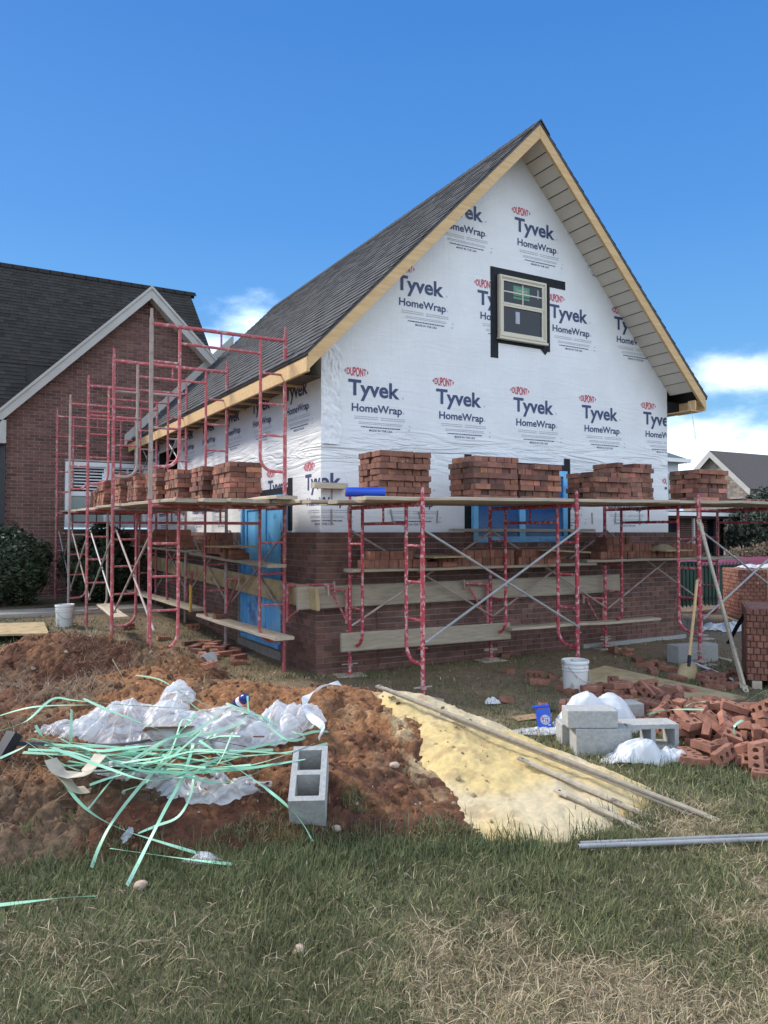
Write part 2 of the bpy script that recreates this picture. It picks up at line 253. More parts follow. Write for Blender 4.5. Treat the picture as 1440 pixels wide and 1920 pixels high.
# ------------------------------------------------------------------ mesh builder
class MB:
    def __init__(s): s.v = []; s.f = []; s.m = []; s.t = []
    def add(s, V, Fc, mi=0, tint=(1, 1, 1)):
        o = len(s.v); s.v += [tuple(map(float, p)) for p in V]; s.t += [tint]*len(V)
        for f in Fc: s.f.append(tuple(i+o for i in f)); s.m.append(mi)
    def box(s, c, d, M=None, mi=0, tint=(1, 1, 1), taper=None):
        V = [Vector((x*d[0]/2, y*d[1]/2, z*d[2]/2)) for x in (-1, 1) for y in (-1, 1) for z in (-1, 1)]
        if M is not None: V = [M @ p for p in V]
        V = [(p[0]+c[0], p[1]+c[1], p[2]+c[2]) for p in V]
        s.add(V, [(0, 1, 3, 2), (4, 6, 7, 5), (0, 4, 5, 1), (2, 3, 7, 6), (0, 2, 6, 4), (1, 5, 7, 3)], mi, tint)
    def bb(s, a, b, mi=0, tint=(1, 1, 1)):
        s.box([(a[i]+b[i])/2 for i in range(3)], [abs(b[i]-a[i]) for i in range(3)], None, mi, tint)
    def tube(s, pts, r, n=8, mi=0, tint=(1, 1, 1), cap=True):
        P = [Vector(p) for p in pts]; rr = r if isinstance(r, (list, tuple)) else [r]*len(P); V = []; Fc = []
        t = (P[1]-P[0]).normalized(); a = t.orthogonal().normalized()
        for i, p in enumerate(P):
            t = (P[min(i+1, len(P)-1)]-P[max(i-1, 0)]).normalized(); a = (a-t*a.dot(t)).normalized(); b = t.cross(a)
            V += [p+(a*math.cos(2*math.pi*k/n)+b*math.sin(2*math.pi*k/n))*rr[i] for k in range(n)]
        for i in range(len(P)-1):
            for k in range(n): Fc.append((i*n+k, i*n+(k+1) % n, (i+1)*n+(k+1) % n, (i+1)*n+k))
        if cap: Fc += [tuple(range(n))[::-1], tuple(range((len(P)-1)*n, len(P)*n))]
        s.add(V, Fc, mi, tint)
    def ribbon(s, pts, wid, up=None, th=.001, mi=0, tw=None):       # flat strap with a real thickness
        P = [Vector(p) for p in pts]; V = []; Fc = []
        for i, p in enumerate(P):
            t = (P[min(i+1, len(P)-1)]-P[max(i-1, 0)]).normalized(); u = Vector(up if up else (0, 0, 1))
            if tw is not None: u = Matrix.Rotation(tw[i], 3, t) @ u
            sd_ = t.cross(u)
            if sd_.length < .05: sd_ = t.orthogonal()
            sd_.normalize(); n = sd_.cross(t).normalized(); w = wid[i] if isinstance(wid, (list, tuple)) else wid
            V += [p-sd_*w/2-n*th/2, p+sd_*w/2-n*th/2, p+sd_*w/2+n*th/2, p-sd_*w/2+n*th/2]
        for i in range(len(P)-1):
            for k in range(4): Fc.append((i*4+k, i*4+(k+1) % 4, (i+1)*4+(k+1) % 4, (i+1)*4+k))
        Fc += [(3, 2, 1, 0), tuple((len(P)-1)*4+k for k in range(4))]
        s.add(V, Fc, mi)
    def prism(s, poly, h0, h1, axis='z', mi=0):                      # poly extruded along an axis
        n = len(poly); ax = {'z': lambda p, h: (p[0], p[1], h), 'y': lambda p, h: (p[0], h, p[1]), 'x': lambda p, h: (h, p[0], p[1])}[axis]
        V = [ax(p, h0) for p in poly]+[ax(p, h1) for p in poly]
        s.add(V, [tuple(range(n))[::-1], tuple(range(n, 2*n))]+[(i, (i+1) % n, n+(i+1) % n, n+i) for i in range(n)], mi)
    def lathe(s, prof, n=24, c=(0, 0, 0), mi=0, M=None):
        V = []; Fc = []
        for r, z in prof: V += [Vector((r*math.cos(2*math.pi*k/n), r*math.sin(2*math.pi*k/n), z)) for k in range(n)]
        if M is not None: V = [M @ p for p in V]
        V = [p+Vector(c) for p in V]
        for i in range(len(prof)-1):
            for k in range(n): Fc.append((i*n+k, i*n+(k+1) % n, (i+1)*n+(k+1) % n, (i+1)*n+k))
        s.add(V, Fc, mi)
    def mesh(s, name, mats, org=(0, 0, 0), smooth=False, fix=True):
        me = bpy.data.meshes.new(name); V = np.array(s.v, float).reshape(-1, 3)-np.array(org, float)
        me.from_pydata(V.tolist(), [], s.f)
        for m_ in (mats if isinstance(mats, (list, tuple)) else [mats]): me.materials.append(m_)
        me.polygons.foreach_set('material_index', s.m)
        if any(t != (1, 1, 1) for t in s.t):
            a = me.color_attributes.new('tint', 'FLOAT_COLOR', 'POINT'); a.data.foreach_set('color', np.hstack([np.array(s.t, float), np.ones((len(s.t), 1))]).ravel())
        else:
            a = me.color_attributes.new('tint', 'FLOAT_COLOR', 'POINT'); a.data.foreach_set('color', np.ones(len(s.v)*4))
        if fix:
            bm = bmesh.new(); bm.from_mesh(me); bmesh.ops.recalc_face_normals(bm, faces=bm.faces); bm.to_mesh(me); bm.free()
        if smooth:
            me.polygons.foreach_set('use_smooth', [True]*len(me.polygons))
            try: me.set_sharp_from_angle(angle=math.radians(40))
            except Exception: pass
        me.update(); return me
    def build(s, name, mats, parent=None, org=None, smooth=False):
        if org is None: org = parent['org'] if parent is not None and 'org' in parent else (0, 0, 0)
        o = bpy.data.objects.new(name, s.mesh(name, mats, org, smooth)); COL.objects.link(o)
        if parent is not None: o.parent = parent; o['org'] = tuple(org)
        else: o.location = org; o['org'] = tuple(org)
        return o
def tag(o, label, cat, group=None, kind=None):
    if label: o['label'] = label
    if cat: o['category'] = cat
    if group: o['group'] = group
    if kind: o['kind'] = kind
    return o
def thing(name, label, cat, loc, group=None):
    o = bpy.data.objects.new(name, None); COL.objects.link(o); o.location = loc; o['org'] = tuple(map(float, loc)); o.empty_display_size = .1
    return tag(o, label, cat, group)
def structure(o): o['kind'] = 'structure'; return o
def copy_tree(o, loc, rot=None):
    c = o.copy(); COL.objects.link(c); c.location = loc
    if rot is not None: c.rotation_euler = rot
    for ch in o.children:
        k = ch.copy(); COL.objects.link(k); k.parent = c
        for g in ch.children: h = g.copy(); COL.objects.link(h); h.parent = k
    return c
def np_obj(name, V, quads=None, tris=None, mats=None, col=None, smooth=True, loc=(0, 0, 0)):
    me = bpy.data.meshes.new(name); nq = 0 if quads is None else len(quads); nt_ = 0 if tris is None else len(tris)
    me.vertices.add(len(V)); me.vertices.foreach_set('co', np.asarray(V, np.float32).ravel())
    idx = np.concatenate([np.asarray(a, np.int32).ravel() for a in (quads, tris) if a is not None])
    me.loops.add(len(idx)); me.loops.foreach_set('vertex_index', idx)
    ls = np.concatenate([np.arange(nq)*4, nq*4+np.arange(nt_)*3]).astype(np.int32)
    me.polygons.add(nq+nt_); me.polygons.foreach_set('loop_start', ls)
    if smooth: me.polygons.foreach_set('use_smooth', np.ones(nq+nt_, bool))
    me.materials.append(mats)
    if col is not None:
        a = me.color_attributes.new('tint', 'FLOAT_COLOR', 'POINT'); a.data.foreach_set('color', np.hstack([col, np.ones((len(col), 1))]).astype(np.float32).ravel())
    me.update(calc_edges=True); me.validate()
    o = bpy.data.objects.new(name, me); COL.objects.link(o); o.location = loc; o['org'] = tuple(loc); return o
def grid_faces(nx, ny):
    i = np.arange(nx-1)[:, None]*ny+np.arange(ny-1)[None, :]; i = i.ravel()
    return np.stack([i, i+ny, i+ny+1, i+1], 1)
# ------------------------------------------------------------------ ground, mounds, grass
MT['ground'] = mat('ground_soil', (.75, .75, .75), (1.15, 1.12, 1.08), 18, .98, .012, 55, tint=True)
MT['soil'] = mat('red_clay', (.62, .58, .55), (1.25, 1.2, 1.15), 34, .98, .022, 38, tint=True, spk=((1.9, 1.9, 1.8), 46, .72, .03))
MT['sand'] = mat('yellow_mason_sand', (.88, .86, .84), (1.08, 1.07, 1.05), 30, .98, .005, 120, tint=True)
def mixa(a, b, f): f = np.asarray(f)[:, None]; return a*(1-f)+b*f
C_ = lambda *c: np.array([c])
def straw_f(x, y):                                                    # where the lawn is dry: one field for soil and blades
    X, Z = wc(x, y)
    f = .40+1.25*(fbm(x, y, 1.15, 4, 61)-.5)+.6*(fbm(x, y, 5, 3, 67)-.5)
    def spot(cx, cz, rx, rz, a): return a*np.exp(-((X-cx)/rx)**2-((Z-cz)/rz)**2)
    f = f+spot(.35, 2.72, .45, .30, .5)+spot(.9, 2.55, .5, .3, .35)-spot(.1, 3.75, 1.6, .35, .35)-spot(-1.0, 3.5, 1.0, .3, .25)+spot(0.35, 3.05, .35, .16, .25)-spot(1.6, 2.5, .35, .25, .3)
    return np.clip(f, 0, 1)
def mud_f(x, y):                                                      # trampled bare soil round the works
    d1 = np.exp(-((y-6.7)/1.15)**2)*sstep(2.2, 3.4, x)*(1-sstep(9.5, 12, x))
    d2 = np.exp(-((x-2.6)/1.3)**2)*sstep(6.2, 7.6, y)*(1-sstep(14, 17, y))*.7
    d3 = sstep(9.3, 10.3, x)*sstep(4.5, 6, y)*(1-sstep(10, 14, y))
    d4 = np.exp(-((x-6.5)/1.6)**2-((y-4.6)/.9)**2)*.55
    return np.clip(np.maximum(np.maximum(d1, d2), np.maximum(d3, d4))*1.25+.9*(fbm(x, y, 1.4, 4, 71)-.5), 0, 1)
def ground():
    zs = np.concatenate([np.linspace(-60, 1, 14)[:-1], np.arange(1, 13, .06), np.linspace(13, 24, 40), np.array([28, 34, 45, 60, 90, 140, 250, 500, 900, 1600])])
    xs = np.concatenate([-np.array([1600, 800, 400, 200, 100, 60, 40, 28, 20, 15, 12]), np.arange(-10, 11, .07), np.array([12, 15, 20, 28, 40, 60, 100, 200, 400, 800, 1600])])
    Z, X = np.meshgrid(zs, xs, indexing='ij'); x, y = cw(X.ravel(), Z.ravel()); z = g0(x, y)+.012*(fbm(x, y, 9, 2, 5)-.5)
    st = straw_f(x, y); md = mud_f(x, y)
    c = mixa(C_(.085, .085, .045), C_(.27, .205, .125), st*.85); c = mixa(c, C_(.20, .135, .085), md*.75)
    c = c*(.75+.5*fbm(x, y, 14, 3, 81))[:, None]
    structure(np_obj('ground', np.stack([x, y, z], 1), grid_faces(len(zs), len(xs)), None, MT['ground'], c))
ground()
def heap_mesh(name, hf, xr, zr, step, colf, m):
    zs = np.arange(*zr, step); xs = np.arange(*xr, step); Z, X = np.meshgrid(zs, xs, indexing='ij'); x, y = cw(X.ravel(), Z.ravel()); h = hf(x, y); g = g0(x, y)
    q = grid_faces(len(zs), len(xs)); q = q[((h-g)[q] > -.06).any(1)]
    used = np.unique(q); mp = -np.ones(len(x), int); mp[used] = np.arange(len(used))
    V = np.stack([x, y, np.maximum(h, g-.08)], 1)[used]
    return np_obj(name, V, mp[q], None, m, colf(x[used], y[used], h[used]))
def dirt_col(x, y, h):
    n = fbm(x, y, 1.6, 4, 91); n2 = fbm(x, y, 6, 4, 95); X, Z = wc(x, y)
    c = mixa(C_(.105, .040, .021), C_(.31, .148, .064), sstep(.34, .64, n*.55+n2*.45+.42*sstep(.10, .40, h)*np.exp(-((X+.9)/1.5)**2)-.14))
    c = mixa(c, C_(.17, .115, .07), .8*sstep(.52, .7, fbm(x, y, 2.3, 3, 99))*(X < -1.2))
    k = 720+F*X/Z                                                     # sand dust thrown over the edge next to the sand
    ds = np.exp(-((k-(770+(Z-5.4)*-95))/105)**2)*sstep(.44, .60, fbm(x, y, 7, 5, 101))*sstep(4.0, 4.9, Z)
    c = mixa(c, C_(.58, .46, .27), np.clip(ds*1.0, 0, .85))
    return c*(.8+.4*fbm(x, y, 30, 2, 103))[:, None]
def sand_col(x, y, h):
    n = fbm(x, y, 1.3, 4, 111)
    c = mixa(C_(.60, .50, .32), C_(.64, .49, .22), sstep(.38, .6, n))
    c = mixa(c, C_(.60, .40, .13), sstep(.70, .80, fbm(x, y, 2.0, 3, 117))*.8)
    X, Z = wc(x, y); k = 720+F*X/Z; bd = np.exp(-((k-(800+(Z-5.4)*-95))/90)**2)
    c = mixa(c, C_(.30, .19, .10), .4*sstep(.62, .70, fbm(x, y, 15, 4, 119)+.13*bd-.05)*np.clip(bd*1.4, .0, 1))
    c = c*(.93+.14*fbm(x, y, 5, 4, 123))[:, None]
    return c
o = heap_mesh('dirt_mound', dirt_h, (-6.5, 1.2), (3.4, 9.6), .015, dirt_col, MT['soil']); structure(o); o['label'] = 'mound of red brown clay in front of the house'
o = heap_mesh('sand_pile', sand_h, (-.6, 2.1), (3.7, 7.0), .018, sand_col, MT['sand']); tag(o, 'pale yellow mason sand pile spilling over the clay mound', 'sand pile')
# loose clods and stones on the mound
def clods():
    mb = MB(); ico = [(0, 0, 1), (.89, 0, .45), (.28, .85, .45), (-.72, .53, .45), (-.72, -.53, .45), (.28, -.85, .45), (.72, .53, -.45), (-.28, .85, -.45), (-.89, 0, -.45), (-.28, -.85, -.45), (.72, -.53, -.45), (0, 0, -1)]
    fi = [(0, 1, 2), (0, 2, 3), (0, 3, 4), (0, 4, 5), (0, 5, 1), (1, 6, 2), (2, 7, 3), (3, 8, 4), (4, 9, 5), (5, 10, 1), (6, 7, 2), (7, 8, 3), (8, 9, 4), (9, 10, 5), (10, 6, 1), (6, 11, 7), (7, 11, 8), (8, 11, 9), (9, 11, 10), (10, 11, 6)]
    n = 0
    while n < 4000:
        X = rng.uniform(-4.2, 1.3); Z = rng.uniform(3.75, 8.6); x, y = cw(X, Z); h = float(dirt_s(x, y))
        if h < .0 or h < g0(x, y)-.05: continue
        sandy = sand_s(x, y) > h-.02
        if sandy and rng.random() > .35: continue
        z = Hd(x, y); r = min(.035, .003+.006*rng.exponential()); n += 1
        pale = rng.random() < .06; t = tuple(np.array((.50, .41, .24))*rng.uniform(.7, 1.1)) if sandy and rng.random() < .75 else (.5, .42, .34) if pale else tuple(np.array((.22, .105, .055))*rng.uniform(.55, 1.25))
        sc = rng.uniform(.7, 1.3, 3)*r; R3 = Matrix.Rotation(rng.uniform(0, 6), 3, 'Z') @ Matrix.Rotation(rng.uniform(0, 3), 3, 'X')
        V = [R3 @ Vector((a*sc[0]*rng.uniform(.75, 1.2), b*sc[1]*rng.uniform(.75, 1.2), c*sc[2]*.8)) for a, b, c in ico]
        mb.add([(v[0]+x, v[1]+y, v[2]+z+r*.25) for v in V], fi, 0, t)
    o = mb.build('clay_clods', MT['soil']); tag(o, None, None, None, 'stuff')
clods()
def blades(name, x, y, z, L, wd, col, lean, curl=1.0):
    n = len(x); a = rng.uniform(0, 2*math.pi, n); b = a+rng.normal(0, .5, n)+math.pi/2
    dx, dy = np.cos(a), np.sin(a); wx, wy = np.cos(b)*wd/2, np.sin(b)*wd/2
    p0 = np.stack([x, y, z-.006], 1); l = lean
    p1 = p0+np.stack([dx*L*.5*np.sin(l*.8), dy*L*.5*np.sin(l*.8), L*.5*np.cos(l*.8)], 1)
    l2 = np.minimum(l*rng.uniform(.85, 1.3, n)*curl, 1.75); p2 = p1+np.stack([dx*L*.5*np.sin(l2), dy*L*.5*np.sin(l2), L*.5*np.cos(l2)], 1)
    p2[:, 2] = np.maximum(p2[:, 2], z+.004)
    w = np.stack([wx, wy, np.zeros(n)], 1)
    V = np.stack([p0-w, p0+w, p1-w*.8, p1+w*.8, p2], 1).reshape(-1, 3); i = np.arange(n)*5
    q = np.stack([i, i+1, i+3, i+2], 1); t = np.stack([i+2, i+3, i+4], 1)
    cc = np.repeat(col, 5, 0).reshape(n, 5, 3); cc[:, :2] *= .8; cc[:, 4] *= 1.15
    o = np_obj(name, V, q, t, MT['blade'], cc.reshape(-1, 3), smooth=False); tag(o, None, None, None, 'stuff'); return o
MT['blade'] = mat('grass_blade', (.9, .9, .9), (1.1, 1.1, 1.1), 3, .75, tint=True, spec=.25)
def grass():
    GX, GY, GZ, GL, GW, GC, GN = [], [], [], [], [], [], []
    for (z0, z1, xa, xb, dens, wd, Lm) in ((1.75, 3.0, -.8, .8, 19000, .0031, .07), (3.0, 4.4, -.78, .78, 14500, .0037, .068), (4.4, 6.6, -.1, .72, 5200, .0055, .075), (6.6, 10, -.6, .6, 2600, .008, .06), (10, 17, -.6, .0, 800, .013, .06), (9, 15, .3, .62, 260, .013, .07)):
        A = (z1*z1-z0*z0)/2*(xb-xa); n = int(A*dens); Z = np.sqrt(rng.uniform(z0*z0, z1*z1, n)); X = rng.uniform(xa, xb, n)*Z; x, y = cw(X, Z)
        dh = np.maximum(dirt_s(x, y), sand_s(x, y)+.01)-g0(x, y); st = straw_f(x, y); md = mud_f(x, y)
        edge = np.exp(-((dh+.03)/.05)**2)*(Z < 6)
        keep = (dh < .03+.13*sstep(.5, .75, fbm(x, y, 4, 3, 141))) & (sand_s(x, y)-g0(x, y) < .012) & (rng.random(n) < np.clip(1.15-md*.95, .12, 1)*np.where(st > .78, .75, 1)*np.clip(.55+1.2*fbm(x, y, 9, 2, 131), 0, 1))
        keep &= ~((x > 3.45) & (x < 9.8) & (y > 7.75) & (y < 17.2)) & (y < 16.4) & (y < 14.2+100*(x > 3.5))
        keep &= ~((x > 5.5) & (x < 6.6) & (y > 4.5+.0*x) & (y < 6.4))
        x, y, Z, st, edge = x[keep], y[keep], Z[keep], st[keep], edge[keep]; m = len(x)
        tall = np.clip(edge*1.0+.9*sstep(.50, .66, fbm(x, y, 2.6, 3, 137)), 0, 1.3)
        L = Lm*rng.uniform(.35, 1.05, m)*(.78+.45*tall)*np.where(st > .7, .85, 1); dry = rng.random(m) < np.clip(.09+.88*sstep(.50, .86, st), 0, .93)
        dry &= ~(rng.random(m) < edge*.8)
        gr = mixa(C_(.084, .102, .038), C_(.22, .222, .105), rng.random(m)**1.2); sw = mixa(C_(.27, .21, .12), C_(.56, .46, .29), rng.random(m)**1.3)
        c = np.where(dry[:, None], sw, gr)*rng.uniform(0.65, 1.3, m)[:, None]*(.74+.56*fbm(x, y, 4.5, 3, 143))[:, None]
        lean = np.abs(rng.normal(.80, .42, m)); lean = np.where(dry, np.abs(rng.normal(1.15, .35, m)), lean)
        GX.append(x); GY.append(y); GZ.append(np.maximum(g0(x, y), np.where(dh[keep] > -.01, np.maximum(dirt_h(x, y), sand_h(x, y)), -1))); GL.append(L); GW.append(np.full(m, wd)*rng.uniform(.6, 1.2, m)); GC.append(c); GN.append(lean)
    c = lambda q: np.concatenate(q)
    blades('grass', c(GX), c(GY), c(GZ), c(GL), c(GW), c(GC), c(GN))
grass()
def tufts():                                                          # long dark tufts where the mower stops at the mounds
    x_, y_, L_, c_ = [], [], [], []
    for (px, py, n, r) in ((640, 1600, 260, .16), (600, 1612, 200, .14), (960, 1590, 300, .10), (1010, 1597, 160, .09), (900, 1596, 260, .12), (820, 1596, 220, .15), (730, 1598, 240, .16), (690, 1605, 200, .14), (1110, 1575, 160, .09), (1190, 1545, 160, .10), (1240, 1500, 160, .10),
                          (1170, 1430, 140, .12), (1240, 1450, 140, .12), (300, 1620, 220, .15), (150, 1625, 220, .16), (60, 1640, 220, .16), (420, 1622, 240, .16), (520, 1615, 240, .15), (1330, 1460, 160, .14), (1400, 1480, 160, .14), (1000, 1300, 120, .2), (700, 1272, 160, .15), (560, 1270, 100, .15), (800, 1290, 140, .2), (900, 1320, 160, .2), (470, 1255, 120, .2), (360, 1200, 160, .3), (60, 1180, 160, .4), (1200, 1240, 100, .2), (1330, 1225, 100, .2)):
        p = onZ(px, py, 0); x_.append(p[0]+rng.normal(0, r, n)); y_.append(p[1]+rng.normal(0, r*.8, n)); L_.append(rng.uniform(.04, .11, n))
        c_.append(mixa(C_(.055, .085, .035), C_(.17, .19, .09), rng.random(n)))
    x, y = np.concatenate(x_), np.concatenate(y_); z = np.maximum(g0(x, y), np.maximum(dirt_s(x, y), sand_s(x, y)))
    k = z-g0(x, y) < .07; L = np.concatenate(L_); c = np.concatenate(c_)
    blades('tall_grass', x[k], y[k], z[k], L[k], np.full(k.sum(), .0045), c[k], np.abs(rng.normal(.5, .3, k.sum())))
tufts()
def thatch():                                                         # dead blades pressed flat into the lawn
    n = 36000; Z = np.sqrt(rng.uniform(1.8**2, 5.6**2, n)); X = rng.uniform(-.78, .78, n)*Z; x, y = cw(X, Z); st = straw_f(x, y)
    k = (np.maximum(dirt_s(x, y), sand_s(x, y))-g0(x, y) < .02) & (rng.random(n) < .08+.92*sstep(.3, .9, st)); x, y = x[k], y[k]; m = len(x)
    blades('thatch', x, y, g0(x, y)+rng.uniform(.010, .035, m), rng.uniform(.04, .10, m), np.full(m, .003), mixa(C_(.24, .18, .10), C_(.60, .50, .33), rng.random(m)**1.4), rng.uniform(1.25, 1.6, m))
thatch()
def roots():                                                          # dead grass roots on the left of the mound
    n = 26000; X = rng.uniform(-4.6, -1.2, n); Z = rng.uniform(3.75, 8.4, n); x, y = cw(X, Z); f = fbm(x, y, 1.5, 3, 151)
    den = np.clip(np.exp(-((X+2.2)/.6)**2-((Z-4.45)/.45)**2)*1.6+np.exp(-((X+2.6)/.9)**2-((Z-6.5)/.8)**2)+.8*np.exp(-((X+3.2)/.9)**2-((Z-7.4)/.7)**2), 0, 1)
    k = (dirt_s(x, y) > .03) & (rng.random(n) < den*np.clip(f*2-.4, 0, 1)); x, y = x[k], y[k]; z = np.maximum(dirt_h(x, y), g0(x, y))+.006; m = len(x)
    c = mixa(C_(.17, .12, .08), C_(.46, .36, .24), rng.random(m)**1.6)
    blades('dead_roots', x, y, z, rng.uniform(.05, .20, m), np.full(m, .0028), c, np.abs(rng.normal(1.25, .3, m)))
roots()
# ------------------------------------------------------------------ the house under construction
BX, BY = 3.576, 7.843; TX, TY = 3.686, 7.953; HX1 = 9.49; HY1 = 16.85; AX = (TX+HX1)/2; RZ = 6.93; SL = 1.03; RY0 = 7.49
def brick_run(mb, a, b, z0, z1, course, L, holes=(), out=(0, -1), mi=0, base=(1, 1, 1), var=.28, corner=False, dpt=.02, shape=None, jy=0.0):
    """running-bond courses on the vertical plane from a to b; every brick a small box standing proud of the mortar"""
    A = np.array(a, float); B = np.array(b, float); D = B-A; W_ = np.hypot(*D); D /= W_; Mx = Matrix(((D[0], -out[0], 0), (D[1], -out[1], 0), (0, 0, 1)))
    nz = int(round((z1-z0)/course)); hb = course-.0105
    for r in range(nz):
        zc = z0+r*course+course/2; u = -(L/2 if r % 2 else 0)
        if corner: u = -(L/2+.0 if r % 2 else 0)
        while u < W_:
            u0 = max(u, 0); u1 = min(u+L, W_); u += L; segs = [(u0, u1)]
            for (h0, h1, ha, hb_) in holes:
                if zc > ha and zc < hb_:
                    segs = [s for q in segs for s in ((q[0], min(q[1], h0)), (max(q[0], h1), q[1])) if s[1]-s[0] > .02]
            for s0, s1 in segs:
                if s1-s0 < .025: continue
                if shape is not None:
                    lo, hi = shape(zc)
                    s0 = max(s0, lo); s1 = min(s1, hi)
                    if s1-s0 < .02: continue
                t = 1+rng.normal(0, var*.5); c = (s0+s1)/2; w = s1-s0-.0105; j = rng.uniform(0, .0025)
                tt = (base[0]*t, base[1]*t*rng.uniform(.93, 1.05), base[2]*t*rng.uniform(.92, 1.08))
                mb.box((A[0]+D[0]*c-out[0]*(dpt/2-j), A[1]+D[1]*c-out[1]*(dpt/2-j), zc), (w, dpt, hb), Mx, mi, tt)
house = thing('house', 'new gabled house in white house wrap with half laid dark brick', 'house', (BX, BY, 0))
def wall_cells(mb, u0, u1, z0, z1, holes, P, th=0.0, mi=0):           # flat wall with openings, as cells
    us = sorted({u0, u1, *[h[i] for h in holes for i in (0, 1)]}); zs = sorted({z0, z1, *[h[i] for h in holes for i in (2, 3)]})
    for i in range(len(us)-1):
        for j in range(len(zs)-1):
            uc, zc = (us[i]+us[i+1])/2, (zs[j]+zs[j+1])/2
            if any(h[0] < uc < h[1] and h[2] < zc < h[3] for h in holes): continue
            mb.add([P(us[i], zs[j]), P(us[i+1], zs[j]), P(us[i+1], zs[j+1]), P(us[i], zs[j+1])], [(0, 1, 2, 3)], mi)
def wrap_mat():
    M = mat('house_wrap', (.76, .765, .775), (.70, .705, .715), 2.2, .5, .0, 60, spk=((.45, .46, .48), 26, .73, .02)); nt = M.node_tree; N = nt.nodes.new; L = nt.links.new; P = nt.nodes['Principled BSDF']
    tc = N('ShaderNodeTexCoord'); g = N('ShaderNodeNewGeometry')
    def nz(scale, det, loc=(0, 0, 0), dist=0):
        mp = N('ShaderNodeMapping'); mp.inputs['Scale'].default_value = scale; mp.inputs['Location'].default_value = loc; L(g.outputs['Position'], mp.inputs[0]); n = N('ShaderNodeTexNoise'); n.inputs['Scale'].default_value = 1; n.inputs['Detail'].default_value = det; n.inputs['Distortion'].default_value = dist
        L(mp.outputs[0], n.inputs['Vector']); return n.outputs[0]
    def math_(op, a, b=None):
        n = N('ShaderNodeMath'); n.operation = op
        for i, v in enumerate((a, b)):
            if v is None: continue
            if isinstance(v, (int, float)): n.inputs[i].default_value = v
            else: L(v, n.inputs[i])
        return n.outputs[0]
    sx = N('ShaderNodeSeparateXYZ'); L(g.outputs['Position'], sx.inputs[0])
    fold = math_('ABSOLUTE', math_('SUBTRACT', nz((.9, .9, 7.5), 3, dist=1.2), .5))        # long sagging folds
    fold2 = math_('ABSOLUTE', math_('SUBTRACT', nz((5, 5, 1.0), 3, (3, 1, 5), .8), .5))
    band = N('ShaderNodeMapRange'); L(math_('ABSOLUTE', math_('SUBTRACT', sx.outputs[2], 2.58)), band.inputs[0]); band.inputs[1].default_value = .04; band.inputs[2].default_value = .32; band.inputs[3].default_value = 1; band.inputs[4].default_value = .10
    h = math_('ADD', math_('MULTIPLY', math_('MULTIPLY', fold, band.outputs[0]), .085), math_('ADD', math_('MULTIPLY', fold2, .010), math_('MULTIPLY', nz((22, 22, 22), 4), .0022)))
    b = N('ShaderNodeBump'); b.inputs['Strength'].default_value = 1; b.inputs['Distance'].default_value = 1; L(h, b.inputs['Height']); L(b.outputs[0], P.inputs['Normal'])
    return M
MT['wrap'] = wrap_mat()
roofz = lambda x: RZ-SL*abs(x-AX)
DOOR = (8.92, 10.53, .12, 2.03); REAR = (14.33, 15.8, 2.0, 3.2)
def house_body():
    mb = MB()
    mb.add([(TX, TY, -.1), (HX1, TY, -.1), (HX1, TY, roofz(HX1)-.09), (AX, TY, RZ-.09), (TX, TY, roofz(TX)-.09)], [(0, 1, 2, 3, 4)])
    mb.add([(HX1, TY, -.1), (HX1, HY1, -.1), (HX1, HY1, roofz(HX1)-.09), (HX1, TY, roofz(HX1)-.09)], [(0, 1, 2, 3)])
    mb.add([(TX, HY1, -.1), (HX1, HY1, -.1), (HX1, HY1, roofz(HX1)-.09), (AX, HY1, RZ-.09), (TX, HY1, roofz(TX)-.09)], [(4, 3, 2, 1, 0)])
    wall_cells(mb, TY, HY1, -.1, roofz(TX)-.09, [DOOR, REAR], lambda u, z: (TX, u, z))
    w = mb.build('wrapped_wall', MT['wrap'], house)
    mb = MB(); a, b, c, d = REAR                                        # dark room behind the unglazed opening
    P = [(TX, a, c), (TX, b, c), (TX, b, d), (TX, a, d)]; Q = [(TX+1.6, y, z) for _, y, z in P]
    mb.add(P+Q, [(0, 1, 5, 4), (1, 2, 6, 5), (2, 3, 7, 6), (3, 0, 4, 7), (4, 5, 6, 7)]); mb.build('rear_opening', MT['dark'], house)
    # lapped strip of wrap folded round the corner
    mb = MB(); nx, nz_ = 22, 120; V = []
    for i in range(nx):
        for j in range(nz_):
            u = i/(nx-1); z = 2.62+j/(nz_-1)*(roofz(TX)-.14-2.62); wv = u*.245+(.012*math.sin(z*21)+.01*math.sin(z*9.3))*u
            n = float(fbm(u*2.2+z*.8, z*3.5, 2.2, 4, 5))-.5; n2 = abs(float(fbm(u*3-z*1.7, z*5+u*2, 2.0, 3, 15))-.5)
            V.append((TX+wv-.004*(1-u), TY-.006-.05*abs(n)*min(1, u*5+.2)-.035*n2, z))
    mb.add(V, [(i*nz_+j, (i+1)*nz_+j, (i+1)*nz_+j+1, i*nz_+j+1) for i in range(nx-1) for j in range(nz_-1)])
    mb.build('corner_wrap_flap', MT['milky_wrap'], house, smooth=True)
MT['milky_wrap'] = mat('loose_house_wrap', (.78, .785, .80), (.70, .71, .73), 5, .42)
house_body()
